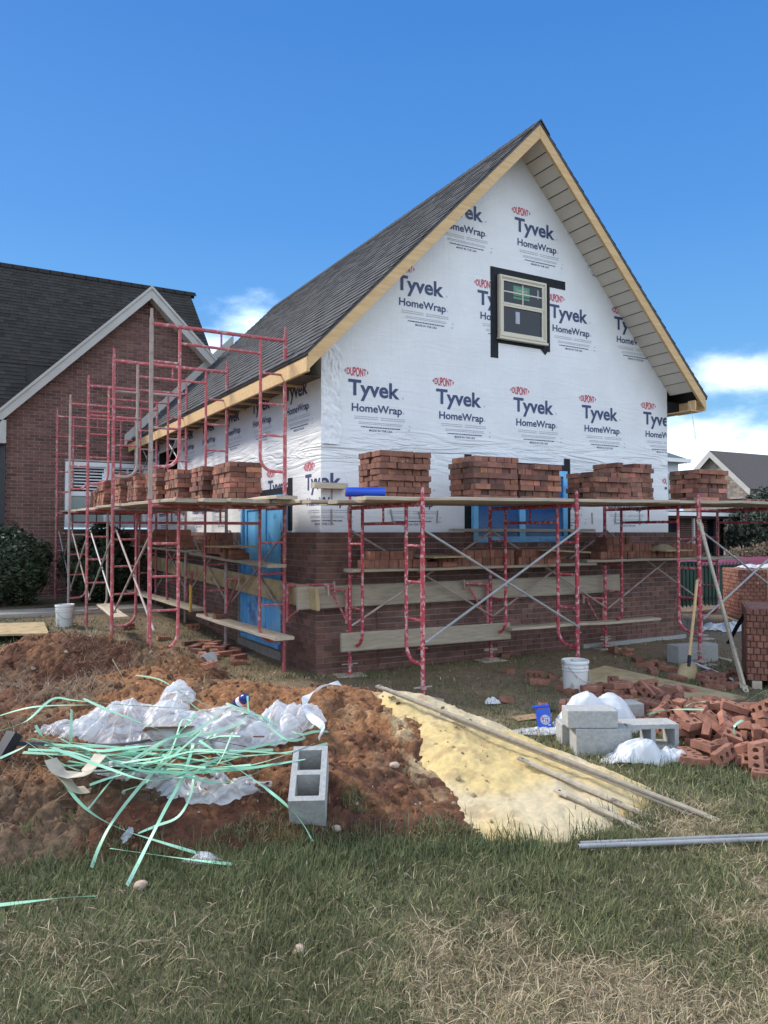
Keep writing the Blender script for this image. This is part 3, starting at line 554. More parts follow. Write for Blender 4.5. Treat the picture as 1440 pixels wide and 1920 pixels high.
# printing on the wrap: drawn once, then repeated in its staggered rows and cut at the roof line and the corner
def text_arrays(body, width=None, height=None, bold=0.0, track=1.0, cap=None):
    cu = bpy.data.curves.new('print', 'FONT'); cu.body = body; cu.size = 1; cu.offset = bold; cu.space_character = track; cu.resolution_u = 4
    ob = bpy.data.objects.new('print', cu); COL.objects.link(ob); dg = bpy.context.evaluated_depsgraph_get(); dg.update(); me = bpy.data.meshes.new_from_object(ob.evaluated_get(dg))
    V = np.zeros(len(me.vertices)*3); me.vertices.foreach_get('co', V); V = V.reshape(-1, 3)[:, :2]; Fc = [tuple(p.vertices) for p in me.polygons]
    bpy.data.objects.remove(ob); bpy.data.curves.remove(cu); bpy.data.meshes.remove(me)
    V = V-[V[:, 0].min(), 0]
    if width: V[:, 0] *= width/V[:, 0].max()
    if cap: V[:, 1] *= cap/.729
    return V, Fc
def logo():
    out = []                                                          # (verts, faces, material index) with the T's top left at 0,0
    V, f = text_arrays('DUPONT', .262, bold=.022, cap=.1); u = V[:, 0]/.262; V[:, 1] = (V[:, 1]-.05)*(1.12-.42*(2*u-1)**2)+.085; V[:, 0] += -.022; out.append((V, f, 1))
    for sx, x0 in ((-1, -.034), (1, .252)): out.append((np.array([(x0, .085+.026), (x0, .085-.026), (x0+sx*.02, .085)]), [(0, 1, 2)], 1))
    V, f = text_arrays('Tyvek', .70, bold=.027, cap=.188); V[:, 1] -= .192; out.append((V, f, 0))
    V, f = text_arrays('HomeWrap', .69, bold=.022, cap=.094); V[:, 0] += .045; V[:, 1] -= .382; out.append((V, f, 0))
    for x, y in ((.735, -.19), (.745, -.376)):
        V, f = text_arrays('®', .026, cap=.024); V[:, 0] += x; V[:, 1] += y; out.append((V, f, 2))
    def dash(x0, x1, y, h, mi):
        r = np.random.default_rng(int(abs(y)*1e4)); x = x0
        while x < x1:
            w = r.uniform(.015, .05); e = min(x+w, x1); out.append((np.array([(x, y), (e, y), (e, y+h), (x, y+h)]), [(0, 1, 2, 3)], mi)); x = e+.006
    for y in (-.445, -.468): dash(.08, .40, y, .007, 2); dash(.44, .78, y, .007, 2)
    for y in (-.51, -.528): dash(.14, .74, y, .006, 2)
    dash(.17, .71, -.568, .011, 0)
    V, f = text_arrays('MADE IN THE USA', .32, bold=.008, cap=.026); V[:, 0] += .28; V[:, 1] -= .612; out.append((V, f, 0))
    dash(.83, .86, -.52, .008, 2); dash(.825, .845, -.575, .016, 2)
    return out
LOGO = logo()
def prints():
    rows = [(2.296, 3.25-TX, range(-8, 6)), (3.413, 4.035-TX, range(0, 5)), (3.455, -(9.03-TY), range(-6, 1)), (4.765, 4.683-TX, range(0, 4)), (5.851, 5.305-TX, range(0, 3))]
    bms = {'front': bmesh.new(), 'side': bmesh.new()}
    for side, bm in bms.items():
        for zt, w0, ks in rows:
            for k in ks:
                w = w0+1.2335*k
                if (side == 'front' and w < -1) or (side == 'side' and w > .2): continue
                if zt == 3.413 and side == 'side' or zt == 3.455 and side == 'front': continue
                for V, f, mi in LOGO:
                    vs = [bm.verts.new((p[0]+w, 0, p[1]+zt)) for p in V]
                    for q in f:
                        try: bm.faces.new([vs[i] for i in q]).material_index = mi
                        except ValueError: pass
        def cut(co, no): bmesh.ops.bisect_plane(bm, geom=bm.verts[:]+bm.edges[:]+bm.faces[:], dist=1e-5, plane_co=co, plane_no=no, clear_outer=True)
        if side == 'front':
            cut((.012, 0, 0), (-1, 0, 0)); cut((HX1-TX-.02, 0, 0), (1, 0, 0)); hx = AX-TX
            n = math.hypot(1, SL); cut((hx, 0, RZ-.14), (-SL/n, 0, 1/n)); cut((hx, 0, RZ-.14), (SL/n, 0, 1/n))
        else:
            cut((-.012, 0, 0), (1, 0, 0)); cut((0, 0, 3.62), (0, 0, 1)); cut((-(HY1-TY)+.05, 0, 0), (-1, 0, 0))
            for (y0, y1, z0, z1) in (DOOR, REAR):                        # leave the openings clear
                bad = [fc for fc in bm.faces if y0 < TY-fc.calc_center_median().x < y1 and z0 < fc.calc_center_median().z < z1]
                bmesh.ops.delete(bm, geom=bad, context='FACES')
        me = bpy.data.meshes.new('wrap_lettering')
        for v in bm.verts:
            w, _, z = v.co
            p = (TX+w, TY-.0035, z) if side == 'front' else (TX-.0035, TY-w, z)
            v.co = (p[0]-BX, p[1]-BY, p[2])
        bm.to_mesh(me); bm.free()
        for m_ in ('navy', 'redprint', 'greyprint'): me.materials.append(MT[m_])
        ob = bpy.data.objects.new('wrap_lettering', me); COL.objects.link(ob); ob.parent = house
prints()
def veneer():
    fw = (5.76-BX, 7.44-BX, 1.46, 3); mb = MB()
    brick_run(mb, (BX, BY), (9.618, BY), -.08, 1.605, .0674, .2035, [fw], (0, -1))
    brick_run(mb, (BX, HY1), (BX, BY), -.08, 1.605, .0674, .2035, [(HY1-10.55, HY1-8.90, 0, 3)], (-1, 0))
    brick_run(mb, (9.618, BY), (9.618, HY1), -.08, 1.605, .0674, .2035, [], (1, 0))
    mi = 1; k = .009                                                  # mortar bed behind the brick faces, .1 m thick
    mb.bb((BX+k, BY+k, -.1), (5.755, TY-.004, 1.598), mi); mb.bb((5.755, BY+k, -.1), (7.445, TY-.004, 1.452), mi); mb.bb((7.445, BY+k, -.1), (9.618-k, TY-.004, 1.598), mi)
    mb.bb((BX+k, TY-.004, -.1), (TX-.004, 8.895, 1.598), mi); mb.bb((BX+k, 10.555, -.1), (TX-.004, HY1, 1.598), mi); mb.bb((BX+k, 8.895, -.1), (TX-.004, 10.555, .1), mi)
    mb.bb((HX1+.004, TY-.004, -.1), (9.618-k, HY1, 1.598), mi)
    mb.build('brick_veneer', [MT['brick_dark'], MT['mortar']], house)
    mb = MB(); mb.bb((7.6, BY-.03, -.1), (9.7, BY+.02, .055)); mb.build('footing', MT['conc'], house)
veneer()
def shingles(mb, P0, du, dn, W_, Lr, expo=.142, tab=.30, nrm=(0, 0, 1), base=1.0, var=.13):
    """courses of tabs from the eave up: P0 eave corner, du along the eave, dn up the slope"""
    du, dn, nv = Vector(du).normalized(), Vector(dn).normalized(), Vector(nrm).normalized(); P0 = Vector(P0); n = int(Lr/expo)+1
    for r in range(n):
        s0 = r*expo; s1 = min(s0+expo*1.25, Lr); u = -rng.uniform(0, tab)
        while u < W_:
            w = tab*rng.uniform(.35, .75); a = max(u, 0); b = min(u+w, W_); u += w
            if b-a < .005: continue
            t = base*(1+rng.normal(0, var)); t = max(.45, min(1.6, t)); lift = .011+rng.choice([0, .004])
            A = P0+du*(a+.0015)+dn*s0; B = P0+du*(b-.0015)+dn*s0; C = P0+du*(b-.0015)+dn*s1; D = P0+du*(a+.0015)+dn*s1
            mb.add([A+nv*lift, B+nv*lift, C+nv*.001, D+nv*.001, A, B], [(0, 1, 2, 3), (4, 5, 1, 0)], 0, (t, t, t*1.01))
def roof():
    n = math.hypot(1, SL); xl, xr = AX-3.30, AX+3.22; zl, zr = RZ-SL*3.30, RZ-SL*3.22; mb = MB(); y0, y1 = RY0-.012, 16.97
    shingles(mb, (xl, y0, zl), (0, 1, 0), (1, 0, SL), y1-y0, 3.30*n, nrm=(-SL, 0, 1))
    shingles(mb, (xr, y0, zr), (0, 1, 0), (-1, 0, SL), y1-y0, 3.22*n, nrm=(SL, 0, 1))
    rf = mb.build('roof', MT['shingle'], house)
    mb = MB(); dz = .02                                               # deck under the shingles with its dark drip edge
    for (xe, ze) in ((xl, zl), (xr, zr)):
        V = [(xe, y0+.004, ze-.002), (AX, y0+.004, RZ-.002), (AX, y1, RZ-.002), (xe, y1, ze-.002)]; V += [(a, b, c-.03) for a, b, c in V]
        mb.add(V, [(0, 1, 2, 3), (7, 6, 5, 4), (0, 4, 5, 1), (2, 6, 7, 3), (0, 3, 7, 4)])
    mb.build('roof_deck', MT['black'], house)
    mb = MB(); y = RY0-.02                                             # ridge cap
    while y < 16.9:
        t = 1+rng.normal(0, .12); e = min(y+.2, 16.9)
        mb.add([(AX-.15, y, RZ-.15*SL+.022), (AX, y, RZ+.034), (AX+.15, y, RZ-.15*SL+.022), (AX+.15, e+.06, RZ-.15*SL+.012), (AX, e+.06, RZ+.024), (AX-.15, e+.06, RZ-.15*SL+.012), (AX-.15, y, RZ-.15*SL), (AX, y, RZ+.01), (AX+.15, y, RZ-.15*SL)], [(0, 1, 4, 5), (1, 2, 3, 4), (6, 7, 1, 0), (7, 8, 2, 1)], 0, (t*.75, t*.75, t*.75)); y += .142
    mb.build('ridge_cap', MT['shingle'], house)
    # rake fascia boards
    def rake(x0, x1, name, y, th, hgt, mm, xo=0):
        mb = MB(); za, zb = RZ-SL*abs(x0-AX)-.035, RZ-SL*abs(x1-AX)-.035; hh = hgt*n
        V = [(x0, y, za), (x1, y, zb), (x1, y, zb-hh), (x0, y, za-hh)]; V += [(a, b+th, c) for a, b, c in V]
        mb.add(V, [(0, 1, 2, 3), (7, 6, 5, 4), (0, 4, 5, 1), (1, 5, 6, 2), (2, 6, 7, 3), (3, 7, 4, 0)]); return mb.build(name, mm, house)
    rake(AX-3.27, AX-.0015, 'rake_board', RY0, .038, .125, MT['wood_new']); rake(AX+.0015, AX+3.19, 'rake_board', RY0, .038, .125, MT['wood_new'])
    mb = MB(); mb.bb((xl+.012, RY0+.002, zl-.20), (xl+.05, 16.95, zl-.036)); mb.build('eave_fascia', MT['wood_new'], house)
    mb = MB(); mb.bb((xr-.05, RY0+.002, zr-.20), (xr-.012, 16.95, zr-.036)); mb.build('eave_fascia', MT['wood_new'], house)
    # eave soffits and rafter tails
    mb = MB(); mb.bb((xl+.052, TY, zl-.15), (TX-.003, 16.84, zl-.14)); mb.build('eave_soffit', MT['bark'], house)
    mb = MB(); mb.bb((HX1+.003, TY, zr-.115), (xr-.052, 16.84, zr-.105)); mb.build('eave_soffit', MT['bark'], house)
    for i in range(1, 18): mb = MB(); mb.bb((xl+.052, TY+.05+i*.5, zl-.175), (TX-.003, TY+.088+i*.5, zl-.1505)); mb.build('rafter_tail', MT['wood_new'], house)
    # rake soffits: ribbed vinyl panels across the overhang
    for sgn in (-1, 1):
        mb = MB(); L_ = 2.98 if sgn > 0 else 3.24; s = .03; k = 0
        while s < L_:
            e = min(s+.128, L_); xa, xb = AX+sgn*s, AX+sgn*(e-.017); za, zb = RZ-SL*s-.175, RZ-SL*(e-.017)-.175; d = .014
            V = [(xa, RY0+.039, za), (xb, RY0+.039, zb-d), (xb, TY-.001, zb-d), (xa, TY-.001, za), (xb, RY0+.039, zb+.02), (xb, TY-.001, zb+.02)]
            mb.add(V, [(0, 1, 2, 3), (1, 4, 5, 2)]); s = e; k += 1
        mb.add([(AX, RY0+.039, RZ-.15), (AX+sgn*L_, RY0+.039, RZ-SL*L_-.15), (AX+sgn*L_, TY-.001, RZ-SL*L_-.15), (AX, TY-.001, RZ-.15)], [(0, 1, 2, 3)], 1)
        mb.build('rake_soffit', [MT['soffit'], MT['black']], house)
    # return box at the right eave with its bare return board and rafter
    mb = MB(); mb.bb((HX1+.002, RY0+.04, zr-.215), (xr-.052, TY-.002, zr-.203)); mb.bb((HX1+.10, RY0+.04, zr-.20), (HX1+.13, TY-.3, zr-.05)); mb.build('eave_return', MT['wood_new'], house)
    mb = MB(); mb.bb((HX1+.004, TY-.006, zr-.2), (xr-.054, TY-.0025, zr-.02)); mb.build('return_void', MT['dark'], house)
    # pale board along the far rake
    mb = MB(); za, zb = RZ-SL*.95+.02, zl+.0
    V = [(AX-.95, 16.972, za+.20), (xl-.06, 16.972, zb+.16), (xl-.06, 16.972, zb-.09), (AX-.95, 16.972, za-.05)]; V += [(a, b+.05, c) for a, b, c in V]
    mb.add(V, [(0, 1, 2, 3), (7, 6, 5, 4), (0, 4, 5, 1), (1, 5, 6, 2), (2, 6, 7, 3), (3, 7, 4, 0)]); mb.build('rear_rake_trim', MT['white'], house)
    # loose wires hanging from the open eave
    mb = MB()
    for pts in (((9.60, 7.6, zr-.1), (9.63, 7.6, zr-.35), (9.70, 7.62, zr-.62), (9.69, 7.64, zr-.86), (9.62, 7.66, zr-.98)), ((9.58, 7.6, zr-.1), (9.60, 7.58, zr-.3), (9.69, 7.6, zr-.55), (9.66, 7.62, zr-.88), (9.42, 7.65, zr-1.08))):
        P = [Vector(p) for p in pts]; q = []
        for i in range(len(P)-1):
            for t in np.linspace(0, 1, 6)[:-1]: q.append(P[i].lerp(P[i+1], t))
        mb.tube(q+[P[-1]], .0035, 5)
    mb.build('loose_wire', MT['whiteplain'], house)
roof()
def windows():
    y = TY
    # gable window: beige double hung unit in black flashing tape
    x0, x1, z0, z1 = 6.235, 7.045, 4.175, 5.0
    mb = MB()
    for a, b in (((6.125, y-.005, 3.895), (6.25, y-.001, 5.09)), ((7.03, y-.006, 4.08), (7.145, y-.001, 5.06)), ((6.125, y-.008, 4.985), (7.43, y-.0015, 5.10)), ((6.16, y-.0045, 4.10), (7.12, y-.001, 4.19))): mb.bb(a, b)
    mb.box((7.04, y-.007, 4.085), (.1, .003, .06), Matrix.Rotation(.7, 3, 'Y')); tape = mb.build('flashing_tape', MT['tape'], house)
    def frame(mb, a, b, c, d, t, ya, yb):                              # four butted bars
        mb.bb((a, ya, c), (a+t, yb, d)); mb.bb((b-t, ya, c), (b, yb, d)); mb.bb((a+t, ya, d-t), (b-t, yb, d)); mb.bb((a+t, ya, c), (b-t, yb, c+t))
    mb = MB(); frame(mb, x0, x1, z0, z1, .046, y-.055, y-.009); frame(mb, x0+.012, x1-.012, z0+.012, z1-.012, .02, y-.065, y-.0555); mb.bb((x0-.01, y-.075, z0-.03), (x1+.01, y-.009, z0-.002)); win = mb.build('gable_window', MT['vinyl'], house)
    zm = (z0+z1)/2+.0; a, b = x0+.047, x1-.047
    mb = MB(); frame(mb, a, b, z0+.047, zm+.03, .028, y-.046, y-.028); mb.build('lower_sash', MT['vinyl'], win)
    mb = MB(); frame(mb, a, b, zm+.0305, z1-.047, .026, y-.050, y-.032); mb.bb(((a+b)/2-.008, y-.040, zm+.061), ((a+b)/2+.008, y-.032, z1-.087)); mb.bb((a+.027, y-.041, (zm+z1)/2-.01), (b-.027, y-.0325, (zm+z1)/2+.006)); mb.build('upper_sash', MT['vinyl'], win)
    mb = MB(); mb.bb((a+.02, y-.030, z0+.07), (b-.02, y-.026, zm+.02)); mb.bb((a+.02, y-.034, zm+.04), (b-.02, y-.030, z1-.07)); mb.build('pane', MT['glass'], win)
    MT['sticker'] = mat('green_sticker', (.05, .20, .11), (.06, .23, .12), 4, .4)
    mb = MB(); cx, cz = (a+b)/2-.03, (zm+z1)/2+.02; mb.bb((cx-.13, y-.0365, cz-.055), (cx+.15, y-.0345, cz+.075)); mb.bb((cx-.13, y-.0365, cz-.10), (cx+.15, y-.0345, cz-.07)); st = mb.build('sticker', MT['sticker'], win)
    mb = MB(); V, f = text_arrays('Viwintech', .2, bold=.02, cap=.04); mb.add([(p[0]+cx-.09, y-.0375, p[1]+cz+.005) for p in V], f); 
    mb.bb((a+.24, y-.0315, z0+.21), (a+.31, y-.0305, z0+.37)); mb.bb((b-.10, y-.0355, zm+.18), (b-.08, y-.0348, zm+.30)); mb.build('sticker_lettering', MT['greyprint'], win)
    # front window under blue film
    x0, x1, z0, z1 = 5.80, 7.40, 1.47, 2.44; mb = MB()
    for p, q in (((5.70, y-.005, 1.47), (5.81, y-.001, 2.60)), ((7.39, y-.006, 1.47), (7.50, y-.001, 2.62)), ((5.70, y-.008, 2.43), (7.50, y-.0015, 2.53))): mb.bb(p, q)
    mb.build('flashing_tape', MT['tape'], house)
    mb = MB(); frame(mb, x0, x1, z0, z1, .075, y-.06, y-.009); mb.bb(((x0+x1)/2-.05, y-.061, z0+.075), ((x0+x1)/2+.05, y-.009, z1-.075)); fwn = mb.build('filmed_window', MT['film'], house)
    mb = MB(); mb.bb((x0+.074, y-.04, z0+.074), ((x0+x1)/2-.051, y-.03, z1-.076)); mb.bb(((x0+x1)/2+.051, y-.04, z0+.074), (x1-.076, y-.03, z1-.076)); mb.build('pane', MT['film_dark'], fwn)
    mb = MB(); mb.bb((5.72, BY+.002, 1.415), (7.48, TY-.02, 1.452)); mb.build('window_sill', MT['white'], house)
    # double doors under blue film in the left wall
    ya, yb, za, zb = DOOR; X = TX-.02; mb = MB(); t = .07
    def fx(mb, a, b, c, d, t, xa, xb): mb.bb((xa, a, c), (xb, a+t, d)); mb.bb((xa, b-t, c), (xb, b, d)); mb.bb((xa, a+t, d-t), (xb, b-t, d)); mb.bb((xa, a+t, c), (xb, b-t, c+t))
    fx(mb, ya, yb, za, zb+.05, .06, X-.05, X+.06); dr = mb.build('door_frame', MT['film'], house)
    ym = (ya+yb)/2
    for p, q in ((ya+.061, ym-.001), (ym+.001, yb-.061)):
        mb = MB(); fx(mb, p, q, za+.061, zb-.012, .11, X-.02, X+.02); d_ = mb.build('door_leaf', MT['film'], house)
        mb = MB(); mb.bb((X-.004, p+.109, za+.17), (X+.004, q-.109, zb-.12)); mb.build('pane', MT['film'], d_)
    mb = MB(); mb.bb((TX-.006, DOOR[0]-.13, 1.62), (TX-.001, DOOR[0]+.01, 2.28)); mb.bb((TX-.006, DOOR[1]-.01, 1.62), (TX-.001, DOOR[1]+.1, 2.2)); mb.bb((TX-.0075, DOOR[0]-.13, 2.07), (TX-.0015, DOOR[1]+.1, 2.17)); mb.build('flashing_tape', MT['tape'], house)
    # wall ties stapled to the wrap
    for x in (3.80, 4.05, 4.62, 5.0, 5.3, 7.9, 8.35, 8.9):
        for z in (1.80, 2.02)[:1 if x > 4.3 else 2]: mb = MB(); mb.box((x+rng.uniform(-.03, .03), y-.006, z+rng.uniform(-.02, .02)), (.018, .006, .16), Matrix.Rotation(rng.normal(0, .12), 3, 'Y')); mb.build('wall_tie', MT['steel'], house)
    # vertical guide rod and copper wire low on the brick
    mb = MB(); mb.tube([(4.37, BY-.015, .02), (4.36, BY-.02, .5), (4.33, BY-.02, .86), (4.28, BY-.03, .9)], .006, 6); mb.build('copper_wire', MT['brick'], house)
windows()
# loose pieces resting on the new brickwork
mb = MB(); mb.bb((5.43, BY-.02, 1.6075), (7.85, BY+.07, 1.645)); tag(mb.build('plank', MT['wood'], None, (6.6, BY, 1.6075)), 'grey board lying across the brick below the blue filmed window', 'plank', 'scaffold planks')
mb = MB(); mb.bb((3.555, BY-.0, 2.10), (3.98, BY+.10, 2.165)); mb.bb((3.70, BY+.1, 2.11), (3.74, TY-.004, 2.155)); tag(mb.build('timber_block', MT['wood'], None, (3.76, BY, 2.1)), 'short timber block nailed across the wrapped house corner', 'timber block')
# ------------------------------------------------------------------ old brick house behind
old = thing('brick_house', 'older dark brick house with a steep charcoal roof behind the scaffold', 'house', (2, 17, .25))
def old_house():
    GY = 17.06; ax, az, ex, ez = 3.73, 6.75, .95, 3.98; s = (az-ez)/(ax-ex); mb = MB()
    shape = lambda z: (0-(-2.2)+max(-2.2, ax-(az-z)/s+.0) if z > ez else 0, (min(7.2, ax+(az-z)/s)+2.2) if z > ez else 99)
    shape2 = lambda z: ((max(.95, ax-(az-z)/s) if z > ez-.4 else .95)+2.2, min(7.2, ax+(az-z)/s)+2.2)
    win = (2.05+2.2, 3.78+2.2, 1.66, 3.1)
    brick_run(mb, (-2.2, GY), (7.0, GY), .1, 6.8, .0674, .2035, [win], (0, -1), shape=shape2, var=.3)
    k = GY+.010
    for V in ([(.95, k, 0), (7.0, k, 0), (7.0, k, 1.66), (.95, k, 1.66)], [(.95, k, 1.66), (2.05, k, 1.66), (2.05, k, 3.1), (.95, k, 3.1)], [(3.78, k, 1.66), (7.0, k, 1.66), (7.0, k, 3.1), (3.78, k, 3.1)], [(.95, k, 3.1), (7.0, k, 3.1), (7.0, k, az-(7.0-ax)*s), (ax, k, az), (.95, k, ez)]): mb.add(V, [tuple(range(len(V)))], 1)
    brick_run(mb, (.95, 19.0), (.95, GY), .1, 3.9, .0674, .2035, [], (-1, 0)); mb.add([(.96, 19, 0), (.96, GY+.01, 0), (.96, GY+.01, 3.95), (.96, 19, 3.95)], [(0, 1, 2, 3)], 1)
    mb.bb((-14, 19.0, 0), (.95, 19.2, 3.9), 1); brick_run(mb, (-6, 19.0), (.95, 19.0), .1, 3.9, .0674, .2035, [], (0, -1))
    mb.build('brick_wall', [MT['brick_old'], MT['mortar_old']], old)
    mb = MB(); n = math.hypot(1, 1)
    shingles(mb, (-14, 17.3+1.5, 8.57-3.2), (1, 0, 0), (0, 1, 1), 19.97, 3.2*n, nrm=(0, -1, 1), expo=.15, tab=.36, var=.12)
    shingles(mb, (-14, 17.3, 8.57-4.7), (1, 0, 0), (0, 1, 1), 15.4, 1.5*n, nrm=(0, -1, 1), expo=.15, tab=.36, var=.12)
    q = math.hypot(1, s); gl = (ax-(ex-.35))*q
    shingles(mb, (ex-.35, GY-.32, az-(ax-ex+.35)*s+.17), (0, 1, 0), (1, 0, s), 4.5, gl, nrm=(-s, 0, 1), expo=.15, tab=.36, var=.12)
    shingles(mb, (7.4, GY-.32, az-(7.4-ax)*s+.17), (0, 1, 0), (-1, 0, s), 4.5, (7.4-ax)*q, nrm=(s, 0, 1), expo=.15, tab=.36, var=.12)
    V = [(-14, 22, 8.56), (5.97, 22, 8.56), (5.97, 17.35, 3.91), (-14, 17.35, 3.91)]; mb.add(V, [(0, 1, 2, 3)], 0); mb.add([(-14, 22, 8.56), (5.97, 22, 8.56), (5.97, 27, 3.6), (-14, 27, 3.6)], [(3, 2, 1, 0)], 0)
    mb.add([(5.96, 22, 8.5), (5.96, 17.4, 3.9), (5.96, 26.5, 3.9)], [(0, 1, 2)], 0)
    for x in np.arange(-14, 5.9, .3): mb.add([(x, 21.86, 8.47), (x+.34, 21.86, 8.47), (x+.34, 22, 8.615), (x, 22, 8.615), (x+.34, 22.14, 8.47), (x, 22.14, 8.47)], [(0, 1, 2, 3), (3, 2, 4, 5)], 0, (.7, .7, .7))
    mb.build('roof', MT['shingle_old'], old)
    for sg, xe in ((-1, ex-.3), (1, 7.3)):
        mb = MB(); ze = az-abs(xe-ax)*s; h = .165*q
        V = [(ax+sg*.001, GY-.30, az+.16), (xe, GY-.30, ze+.16), (xe, GY-.30, ze+.16-h), (ax+sg*.001, GY-.30, az+.16-h)]; V += [(a, b+.04, c) for a, b, c in V]
        mb.add(V, [(0, 1, 2, 3), (7, 6, 5, 4), (0, 4, 5, 1), (1, 5, 6, 2), (2, 6, 7, 3), (3, 7, 4, 0)])
        V = [(ax+sg*.001, GY-.325, az+.20), (xe, GY-.325, ze+.20), (xe, GY-.325, ze+.20-.07), (ax+sg*.001, GY-.325, az+.20-.07)]; V += [(a, b+.024, c) for a, b, c in V]
        mb.add(V, [(0, 1, 2, 3), (7, 6, 5, 4), (0, 4, 5, 1), (1, 5, 6, 2), (2, 6, 7, 3), (3, 7, 4, 0)])
        mb.build('rake_trim', MT['white'], old)
        mb = MB(); s_ = .0; Lx = abs(xe-ax)
        while s_ < Lx-.15:
            e = s_+.2; xa, xb = ax+sg*s_, ax+sg*(e-.006); mb.add([(xa, GY-.26, az-s*s_-.055), (xb, GY-.26, az-s*(e-.006)-.07), (xb, GY-.002, az-s*(e-.006)-.07), (xa, GY-.002, az-s*s_-.055)], [(0, 1, 2, 3)]); s_ = e
        mb.add([(ax, GY-.26, az-.04), (ax+sg*Lx, GY-.26, az-Lx*s-.04), (ax+sg*Lx, GY-.002, az-Lx*s-.04), (ax, GY-.002, az-.04)], [(0, 1, 2, 3)])
        mb.build('rake_soffit', MT['soffit'], old)
    mb = MB(); mb.bb((ex-.33, GY-.3, ez-.62), (ex-.02, GY+.1, ez-.16)); mb.build('cornice_return', MT['white'], old)
    mb = MB(); mb.bb((ex-.11, GY-.10, .3), (ex-.02, GY-.01, ez-.63)); mb.build('downspout', MT['black'], old)
    # paired sash window with shutters behind the glass
    def frame(mb, a, b, c, d, t, ya, yb): mb.bb((a, ya, c), (a+t, yb, d)); mb.bb((b-t, ya, c), (b, yb, d)); mb.bb((a+t, ya, d-t), (b-t, yb, d)); mb.bb((a+t, ya, c), (b-t, yb, c+t))
    mb = MB(); frame(mb, 2.06, 3.77, 1.70, 3.08, .09, GY-.01, GY+.09); mb.bb((2.87, GY-.008, 1.79), (2.97, GY+.088, 2.99)); wn = mb.build('window_frame', MT['whiteplain'], old)
    mb = MB(); mb.bb((2.04, GY-.05, 1.60), (3.79, GY+.0, 1.665)); mb.build('sill', MT['brick_old'], wn)
    for a, b in ((2.151, 2.869), (2.971, 3.679)):
        mb = MB(); frame(mb, a, b, 1.791, 2.40, .035, GY+.03, GY+.06); frame(mb, a, b, 2.401, 2.989, .035, GY+.04, GY+.07); sh = mb.build('sash', MT['whiteplain'], wn)
        mb = MB(); mb.bb((a+.03, GY+.056, 1.82), (b-.03, GY+.060, 2.38)); mb.build('pane', MT['pale_blind'], sh)
        mb = MB(); mb.bb((a+.03, GY+.30, 2.42), (b-.03, GY+.302, 2.98)); mb.build('dark_room', MT['dark'], sh)
        mb = MB()
        for i in range(8): mb.box(((a+b)/2, GY+.09, 2.45+i*.066), (b-a-.07, .05, .012), Matrix.Rotation(.55, 3, 'X'))
        mb.bb(((a+b)/2-.02, GY+.075, 2.43), ((a+b)/2+.02, GY+.08, 2.97)); mb.build('shutter_slats', MT['whiteplain'], sh)
    mb = MB(); p = onY(61, 706, 19.9); mb.tube([(p[0], 19.9, p[2]-.4), (p[0], 19.9, p[2]+.12)], .05, 10); mb.build('vent_pipe', MT['whiteplain'], old)
    mb = MB(); mb.bb((3.80, GY-.04, 1.3), (3.99, GY-.002, 2.9)); mb.build('corner_board', MT['wood'], old)
MT['pale_blind'] = mat('pale_green_glass', (.34, .40, .37), (.30, .36, .33), 2, .12)
old_house()
# ------------------------------------------------------------------ scaffold
FW_ = 1.52; FH = 1.93
def frame_proto(m, bottom):
    root = thing('scaffold_frame', '-', 'scaffold frame', (0, 0, 0))
    r = .0225
    for x in (0, FW_):
        mb = MB(); mb.tube([(x, 0, .0 if bottom else .02), (x, 0, FH)], r, 10); mb.tube([(x, 0, FH), (x, 0, FH+.10)], .016, 8); mb.tube([(x, 0, .0), (x, 0, .05)], r+.004, 10)
        for z in (.50, 1.56):
            sg = 1 if x == 0 else -1; mb.tube([(x, -.05, z), (x, .05, z)], .007, 6)
        mb.build('post', m, root, smooth=True)
        sg = 1 if x == 0 else -1; xl = x+sg*.30; pts = [(xl, 0, FH-.08), (xl, 0, .52)]
        for a in np.linspace(0, math.pi/2, 7)[1:]: pts.append((xl-sg*.15*(1-math.cos(a)), 0, .52-.17*math.sin(a)))
        pts.append((x, 0, .345)); mb = MB(); mb.tube(pts, .018, 9); mb.build('ladder_rail', m, root, smooth=True)
        for z in (.76, 1.12, 1.47):
            mb = MB(); mb.tube([(x, 0, z), (xl, 0, z)], .0135, 8); mb.build('rung', m, root, smooth=True)
    mb = MB(); mb.tube([(0, 0, FH-.06), (FW_, 0, FH-.06)], .0215, 10); mb.build('top_bar', m, root, smooth=True)
    mb = MB(); mb.tube([(.3, 0, FH-.24), (FW_-.3, 0, FH-.24)], .0165, 8); mb.build('lower_bar', m, root, smooth=True)
    mb = MB(); mb.tube([(FW_/2, 0, FH-.06), (FW_/2, 0, FH-.24)], .012, 8); mb.build('strut', m, root, smooth=True)
    return root
ORD = ['first', 'second', 'third', 'fourth', 'fifth']
FX = [3.905, 5.875, 7.85, 9.83]; LY = [8.22, 10.36, 12.48, 14.55, 16.45]; LX = 1.83
p_red = frame_proto(MT['red'], True); p_pale = frame_proto(MT['red_pale'], True); used = set()
def put(proto, loc, rz, label, group):
    if proto.name not in used:
        used.add(proto.name); c = proto; c.location = loc; c.rotation_euler = (0, 0, rz)
    else: c = copy_tree(proto, loc, (0, 0, rz))
    c['label'] = label; c['group'] = group; return c
FR = {}
